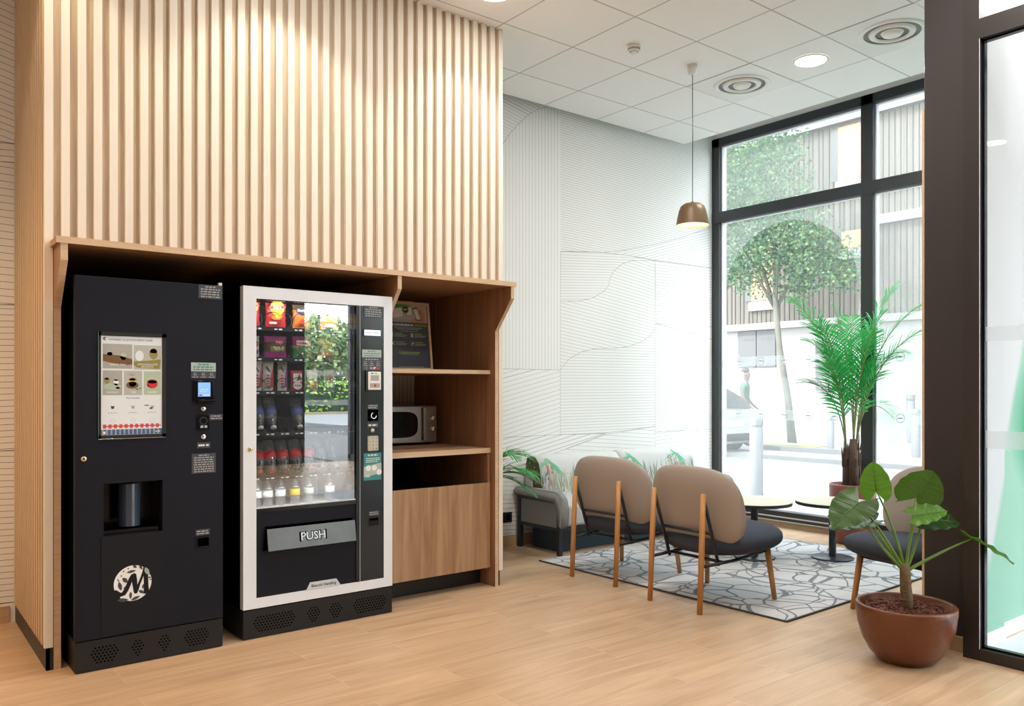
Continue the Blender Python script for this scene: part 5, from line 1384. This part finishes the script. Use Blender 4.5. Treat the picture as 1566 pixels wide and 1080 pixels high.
def bollard(label, x, y, h, r):
    t = thing('bollard', label, 'bollard', (x, y, G), 0, 'bollards along the street')
    b = MB().mat('bollard'); b.lathe([(r, 0), (r, h*.86), (r*.9, h*.87), (r*.9, h*.885), (r, h*.90)], n=24); b.build('post', t)
    b = MB().mat('bollard'); b.lathe([(r, h*.90), (r, h*.985), (r*.9, h), (0, h)], n=24); b.build('cap', t)
bollard('thick grey bollard just outside the window beside the white car', 9.16, 6.60, 1.02, .088)
bollard('thin grey bollard seen just left of the palm trunk', 16.3, 9.83, .80, .075)
bollard('grey bollard in the right pane, taller and farther of the pair', 20.3, 10.05, 1.25, .10)
bollard('grey bollard in the right pane, nearer of the pair', 16.1, 7.87, 1.0, .085)

# street tree
tr = thing('street_tree', 'leafy green street tree across the road with slim pale trunk', 'tree', (18.0, 11.9, G))
b = MB().mat('trunk'); b.tube([(0, 0, 0), (-.03, .12, 1.2), (-.10, .30, 2.4), (-.12, .42, 3.6), (0, .5, 5.2), (.1, .5, 6.6)], [.115, .085, .075, .068, .05, .02], 12)
for (x, y, z) in ((-.9, .9, 5.0), (.9, -.5, 5.2), (.3, 1.5, 5.6), (-.5, -.4, 5.9), (.2, 2.0, 6.6)): b.tube([(-.1, .42, 3.4), (x*.5, .4+y*.4, (3.6+z)/2), (x, y, z)], [.05, .035, .012], 6)
b.build('trunk', tr)
rr = random.Random(11)
clumps = [(0, .3, 4.85, 1.1), (-.2, 1.0, 4.6, .9), (.0, -.7, 4.6, .9), (.2, -1.3, 4.25, .65), (0, 1.2, 5.3, 1.2), (-.2, .1, 5.5, 1.15), (.2, 2.0, 6.2, 1.25), (-.1, .8, 6.7, 1.3), (0, 2.2, 7.6, 1.3), (.3, 1.0, 7.9, 1.1), (0, 2.5, 5.0, .9), (.3, 2.9, 6.9, 1.1), (-.3, 1.9, 4.7, .7), (.1, -.2, 4.0, .5), (.1, 2.7, 8.6, 1.0)]
b = MB(); ncl = sum(c[3]**2 for c in clumps)
for (cx_, cy_, cz_, cr_) in clumps:
    for k in range(int(20000*cr_**2/ncl)):
        d = Vector((rr.gauss(0, 1), rr.gauss(0, 1), rr.gauss(0, 1))).normalized(); q = Vector((cx_, cy_, cz_)) + d*cr_*(rr.random()**.45)
        a = Vector((rr.gauss(0, 1), rr.gauss(0, 1), rr.gauss(0, .7))).normalized(); c = a.cross(Vector((rr.gauss(0, 1), rr.gauss(0, 1), rr.gauss(0, 1)))).normalized(); s_ = rr.uniform(.035, .065)
        b.mat('tree_leaf' if rr.random() < .6 else 'tree_leaf2'); b.poly([q-a*s_, q+c*s_*.6, q+a*s_, q-c*s_*.6])
b.build('foliage', tr, normals=False)

# parked car, seen from behind
ca = thing('car', 'white car parked across the street seen from behind', 'car', (14.38, 10.9, G))
b = MB().mat('car_white')
def section(y, w, zb, zt, zw, ww):   # half widths at sill, waist, roof
    pts = [(-w, zb), (-w*1.02, (zb+zw)/2), (-w, zw), (-ww, zt-.06), (-ww*.82, zt), (ww*.82, zt), (ww, zt-.06), (w, zw), (w*1.02, (zb+zw)/2), (w, zb)]
    return [b.v((x, y, z)) for x, z in pts]
secs = [section(0, .80, .30, .86, .80, .76), section(.10, .86, .22, .98, .92, .80), section(.35, .88, .20, 1.22, .95, .72), section(.75, .88, .20, 1.44, .96, .66), (section(1.5, .89, .20, 1.48, .96, .66)), section(2.4, .89, .20, 1.43, .96, .66), section(3.05, .88, .20, 1.04, .95, .74), section(3.9, .85, .22, .90, .82, .72), section(4.15, .78, .30, .70, .66, .66)]
for p, q in zip(secs, secs[1:]):
    for i in range(9): b.f([p[i], p[i+1], q[i+1], q[i]], True)
    b.f([p[9], p[0], q[0], q[9]])
b.f(secs[0][::-1]); b.f(secs[-1]); b.build('body', ca)
b = MB().mat('car_glass'); b.poly([(-.62, .325, 1.225), (.62, .325, 1.225), (.56, .70, 1.43), (-.56, .70, 1.43)]); b.poly([(-.66, .05, .985), (.66, .05, .985), (.63, .33, 1.235), (-.63, .33, 1.235)])
for s_ in (-1, 1): b.poly([(s_*.865, .55, .98), (s_*.865, 2.7, .98), (s_*.70, 2.35, 1.37), (s_*.70, .85, 1.38)])
b.build('windows', ca)
for s_ in (-1, 1):
    b = MB().mat('tail'); b.poly([(s_*.50, -.006, .80), (s_*.79, .0, .74), (s_*.84, .06, .86), (s_*.62, .02, .855)]); b.build('tail_light', ca)
b = MB().mat('stone_print'); b.box((-.27, -.012, .60), (.27, 0, .71)); b.build('number_plate', ca)
b = MB().mat('machine2'); b.box((-.82, -.03, .28), (.82, .06, .44), .03); b.build('bumper', ca)
for s_ in (-1, 1):
    for y in (.72, 3.3):
        b = MB().mat('tyre'); b.lathe([(.20, -.10), (.31, -.10), (.33, -.06), (.33, .06), (.31, .10), (.20, .10)], (s_*.80, y, .33), 28, 'x'); b.mat('steel'); b.lathe([(0, s_*.10), (.20, s_*.095)], (s_*.80, y, .33), 20, 'x'); b.build('wheel', ca)

# person beside the car
def skin_mesh(verts, edges, rootv=0, sub=1):
    me = bpy.data.meshes.new('p'); me.from_pydata([v[:3] for v in verts], edges, []); o = bpy.data.objects.new('p', me); COL.objects.link(o)
    md = o.modifiers.new('s', 'SKIN'); md.use_smooth_shade = True
    for i, v in enumerate(verts):
        r = v[3] if hasattr(v[3], '__len__') else (v[3], v[3]); me.skin_vertices[0].data[i].radius = r
    me.skin_vertices[0].data[rootv].use_root = True
    o.modifiers.new('u', 'SUBSURF').levels = sub; o.modifiers['u'].render_levels = sub
    bpy.context.view_layer.update(); dg = bpy.context.evaluated_depsgraph_get()
    m2 = bpy.data.meshes.new_from_object(o.evaluated_get(dg)); bpy.data.objects.remove(o); return m2
pv = [(0, 0, .92, (.155, .11)), (0, 0, 1.10, (.15, .105)), (0, .01, 1.30, (.17, .115)), (0, 0, 1.44, (.13, .085)), (0, -.01, 1.52, .058), (0, -.03, 1.60, (.068, .078)), (0, -.035, 1.69, (.078, .094)), (0, -.02, 1.77, (.058, .07))]
pe_ = [(0, 1), (1, 2), (2, 3), (3, 4), (4, 5), (5, 6), (6, 7)]
def add(p, r, frm): pv.append((*p, r)); pe_.append((frm, len(pv)-1)); return len(pv)-1
for s_ in (-1, 1):
    i = add((s_*.10, 0, .80), .088, 0); i = add((s_*.11, -.03*s_-.01, .50), .062, i); i = add((s_*.11, .04*s_, .27), .052, i); i = add((s_*.11, .06*s_, .085), .040, i); add((s_*.12, .06*s_-.13, .04), (.042, .032), i)
    i = add((s_*.185, 0, 1.40), .062, 3); i = add((s_*.235, .02, 1.25), .048, i); i = add((s_*.27, -.02, 1.10), .040, i); i = add((s_*.27, -.14, .96), .032, i); h = add((s_*.265, -.20, .915), (.034, .018), i)
    for q, (dx, L_) in enumerate(((-.024, .060), (-.008, .068), (.009, .064), (.025, .050))):
        k = add((s_*.265+dx, -.235, .885), .010, h); add((s_*.265+dx*1.15, -.235-L_*.45, .885-L_*.75), .008, k)
    k = add((s_*.235, -.215, .915), .011, h); add((s_*.222, -.245, .885), .009, k)
me = skin_mesh(pv, pe_, 0, 2)
pr_ = thing('person', 'person in a green t-shirt and dark trousers walking behind the white car', 'person', (15.95, 11.80, G+.04), math.radians(25))
body = bpy.data.objects.new('body', me); COL.objects.link(body); body.parent = pr_
me.materials.clear()
for n in ('skin', 'shirt', 'trousers', 'tyre'): me.materials.append(mt[n])
for p in me.polygons:
    c = p.center; p.use_smooth = True
    arm = abs(c.x) > .215 and c.z < 1.26
    p.material_index = 0 if (c.z > 1.50 or arm) else (1 if c.z > .90 else (2 if c.z > .09 else 3))
b = MB().mat('hair'); b.super((0, -.01, 1.765), .085, .095, .085, 2, 2, 20, 12, lambda x, y, z: (x, y+.005, max(z, 1.745+.25*max(0, -.03-y)))); b.build('hair', pr_)
b = MB().mat('skin'); b.tube([(0, -.118, 1.70), (0, -.138, 1.665)], [.010, .014], 8); [b.super((s_*.080, -.02, 1.68), .012, .02, .03, 2, 2, 10, 6) for s_ in (-1, 1)]; b.mat('hair'); [b.disc((s_*.03, -.122, 1.70), .008, 8) for s_ in (-1, 1)]; b.rect(-.022, .022, 1.628, 1.634, -.115); b.build('face', pr_)

# the other street, mirrored in the machine window
mt['road_far'] = M('pale sunlit asphalt', (.30, .31, .32), .9, noise=(2, .1)); mt['hedge_far'] = M('sunlit hedge', (.26, .46, .05), .8, noise=(1.5, .4)); mt['crown_far'] = M('sunlit crown', (.16, .28, .12), .8, noise=(.8, .5)); mt['crown_far2'] = M('sunlit crown pale', (.34, .44, .20), .8, noise=(.8, .5))  # colours raised to hold the sunlit brightness of the mirrored view
b = MB().mat('road_far'); b.box((-40, -34, G-.3), (60, -19.9, G-.04)); b.mat('bank'); b.box((-40, -40, G-.3), (60, -34, G+.08)); struct(b.build('street'))
b = MB().mat('pavement'); b.box((7.05, -20, G-.3), (21, -19.9, G)); struct(b.build('pavement_strip'))
rr = random.Random(5)
b = MB().mat('hedge_far')
for k in range(4200):
    q = Vector((rr.uniform(10, 44), -35.2+rr.uniform(-.7, .7), G+rr.uniform(.1, 1.75))); a = Vector((rr.gauss(0, 1), rr.gauss(0, 1), rr.gauss(0, 1))).normalized(); c = a.cross(Vector((.3, .5, .8))).normalized(); s_ = rr.uniform(.12, .2)
    b.poly([q-a*s_, q+c*s_*.7, q+a*s_, q-c*s_*.7])
b.mat('tree_leaf'); b.box((10, -35.7, G), (44, -34.8, 1.5)); o = b.build('hedge', normals=False); tag(o, 'clipped hedge across the other street, mirrored in the snack machine glass', 'hedge')
for k, (x, y, h, r) in enumerate(((16.3, -39, 5.4, 2.9), (22.5, -41, 5.7, 3.1), (28.8, -40, 5.5, 2.9))):
    t = thing('tree', ('round green tree, leftmost', 'tallest round green tree, middle', 'round green tree, rightmost')[k] + ' behind the hedge of the other street', 'tree', (x, y, G), 0, 'trees across the other street')
    b = MB().mat('trunk'); b.tube([(0, 0, 0), (.1, 0, h*.6)], [.2, .1], 8); b.build('trunk', t)
    b = MB()
    for q_ in range(3600):
        d = Vector((rr.gauss(0, 1), rr.gauss(0, 1), rr.gauss(0, 1))).normalized(); q = Vector((0, 0, h*.66)) + Vector((d.x*r, d.y*r, d.z*h*.42))*(rr.random()**.4); a = Vector((rr.gauss(0, 1), rr.gauss(0, 1), rr.gauss(0, 1))).normalized(); c = a.cross(Vector((.3, .5, .8))).normalized(); s_ = rr.uniform(.15, .26)
        b.mat('crown_far' if rr.random() < .5 else 'crown_far2'); b.poly([q-a*s_, q+c*s_*.7, q+a*s_, q-c*s_*.7])
    b.build('foliage', t, normals=False)

# ================================================================== LIGHT, SKY, CAMERA
w = bpy.data.worlds.new('sky'); sc.world = w; w.use_nodes = True
N, L = w.node_tree.nodes, w.node_tree.links
bg = N['Background']; tc = N.new('ShaderNodeTexCoord'); sp = N.new('ShaderNodeSeparateXYZ'); L.new(tc.outputs['Generated'], sp.inputs[0])
rp = N.new('ShaderNodeValToRGB'); rp.color_ramp.elements[0].position = .0; rp.color_ramp.elements[0].color = (1, 1, 1, 1); rp.color_ramp.elements[1].position = .8; rp.color_ramp.elements[1].color = (.80, .90, 1, 1)
L.new(sp.outputs['Z'], rp.inputs['Fac']); L.new(rp.outputs['Color'], bg.inputs['Color']); bg.inputs['Strength'].default_value = 5.8

def lamp(name, kind, loc, energy, col=(1, 1, 1), rot=(0, 0, 0), parent=None, **kw):
    l = bpy.data.lights.new(name, kind); l.energy = energy; l.color = col
    for k, v in kw.items(): setattr(l, k, v)
    o = bpy.data.objects.new(name, l); COL.objects.link(o); o.location = loc; o.rotation_euler = rot
    return o
s = lamp('sun', 'SUN', (0, 0, 20), 5.5, (1, .97, .93), angle=math.radians(2))
s.rotation_euler = Vector((.62, -.32, -.72)).to_track_quat('-Z', 'Y').to_euler()
# fill lamps added over the tile grid; one matches the modelled downlight
WARM, NEU = (1, .80, .58), (1, .975, .95)
for x in (-1.87, -.07, 1.73, 3.53, 5.33):
    for y in (3.38, 1.58, -.22, -2.02, -3.82):
        lamp('downlight_fill', 'AREA', (x, y, CH-.012), (13 if x > 3.5 and y > 1 else 7 if (x > 3.5 or y > 3) else 3.6) if x > 1 else 2.4, NEU if x > 1 else WARM, shape='DISK', size=.20)
for x in (.53, 1.73, 2.93):
    lamp('wall_washer', 'SPOT', (x, 3.98, CH-.015), (16, 20, 16)[int(x)], WARM, spot_size=math.radians(104), spot_blend=.35, shadow_soft_size=.05)
for x in (-.67, -1.27): lamp('wall_washer', 'SPOT', (x, 3.98, CH-.015), 75, (1, .64, .34), spot_size=math.radians(115), spot_blend=.7, shadow_soft_size=.05)
lamp('pendant_glow', 'POINT', (4.735, 3.97, 2.56), 3, (1, .8, .55), shadow_soft_size=.03)
o = lamp('snack_machine_light', 'AREA', (VX+.35, VY+.075, 1.775), 1.0, (.92, .96, 1), shape='RECTANGLE', size=.55, size_y=.03); o.rotation_euler = (math.radians(25), 0, 0)
o = lamp('snack_machine_low_light', 'AREA', (VX+.35, VY+.10, .82-.03), .6, (.92, .96, 1), shape='RECTANGLE', size=.55, size_y=.03)

cam = bpy.data.cameras.new('camera'); co = bpy.data.objects.new('camera', cam); COL.objects.link(co)
co.location = (0, 0, 1.31); co.rotation_euler = (PI/2, 0, -math.radians(90-51.35))
cam.sensor_fit = 'HORIZONTAL'; cam.sensor_width = 36; cam.lens = 1258/1566*36
cam.shift_x = (783-806)/1566; cam.shift_y = (593.7-540)/1566; cam.clip_start = .05; cam.clip_end = 300
sc.camera = co
sc.view_settings.view_transform = 'Standard'; sc.view_settings.look = 'None'; sc.view_settings.gamma = 1; sc.view_settings.use_curve_mapping = False
sc.view_settings.exposure = 0.85
cy_ = sc.cycles
cy_.use_denoising = True; cy_.max_bounces = 10; cy_.diffuse_bounces = 5; cy_.transparent_max_bounces = 24; cy_.glossy_bounces = 5; cy_.sample_clamp_indirect = 6
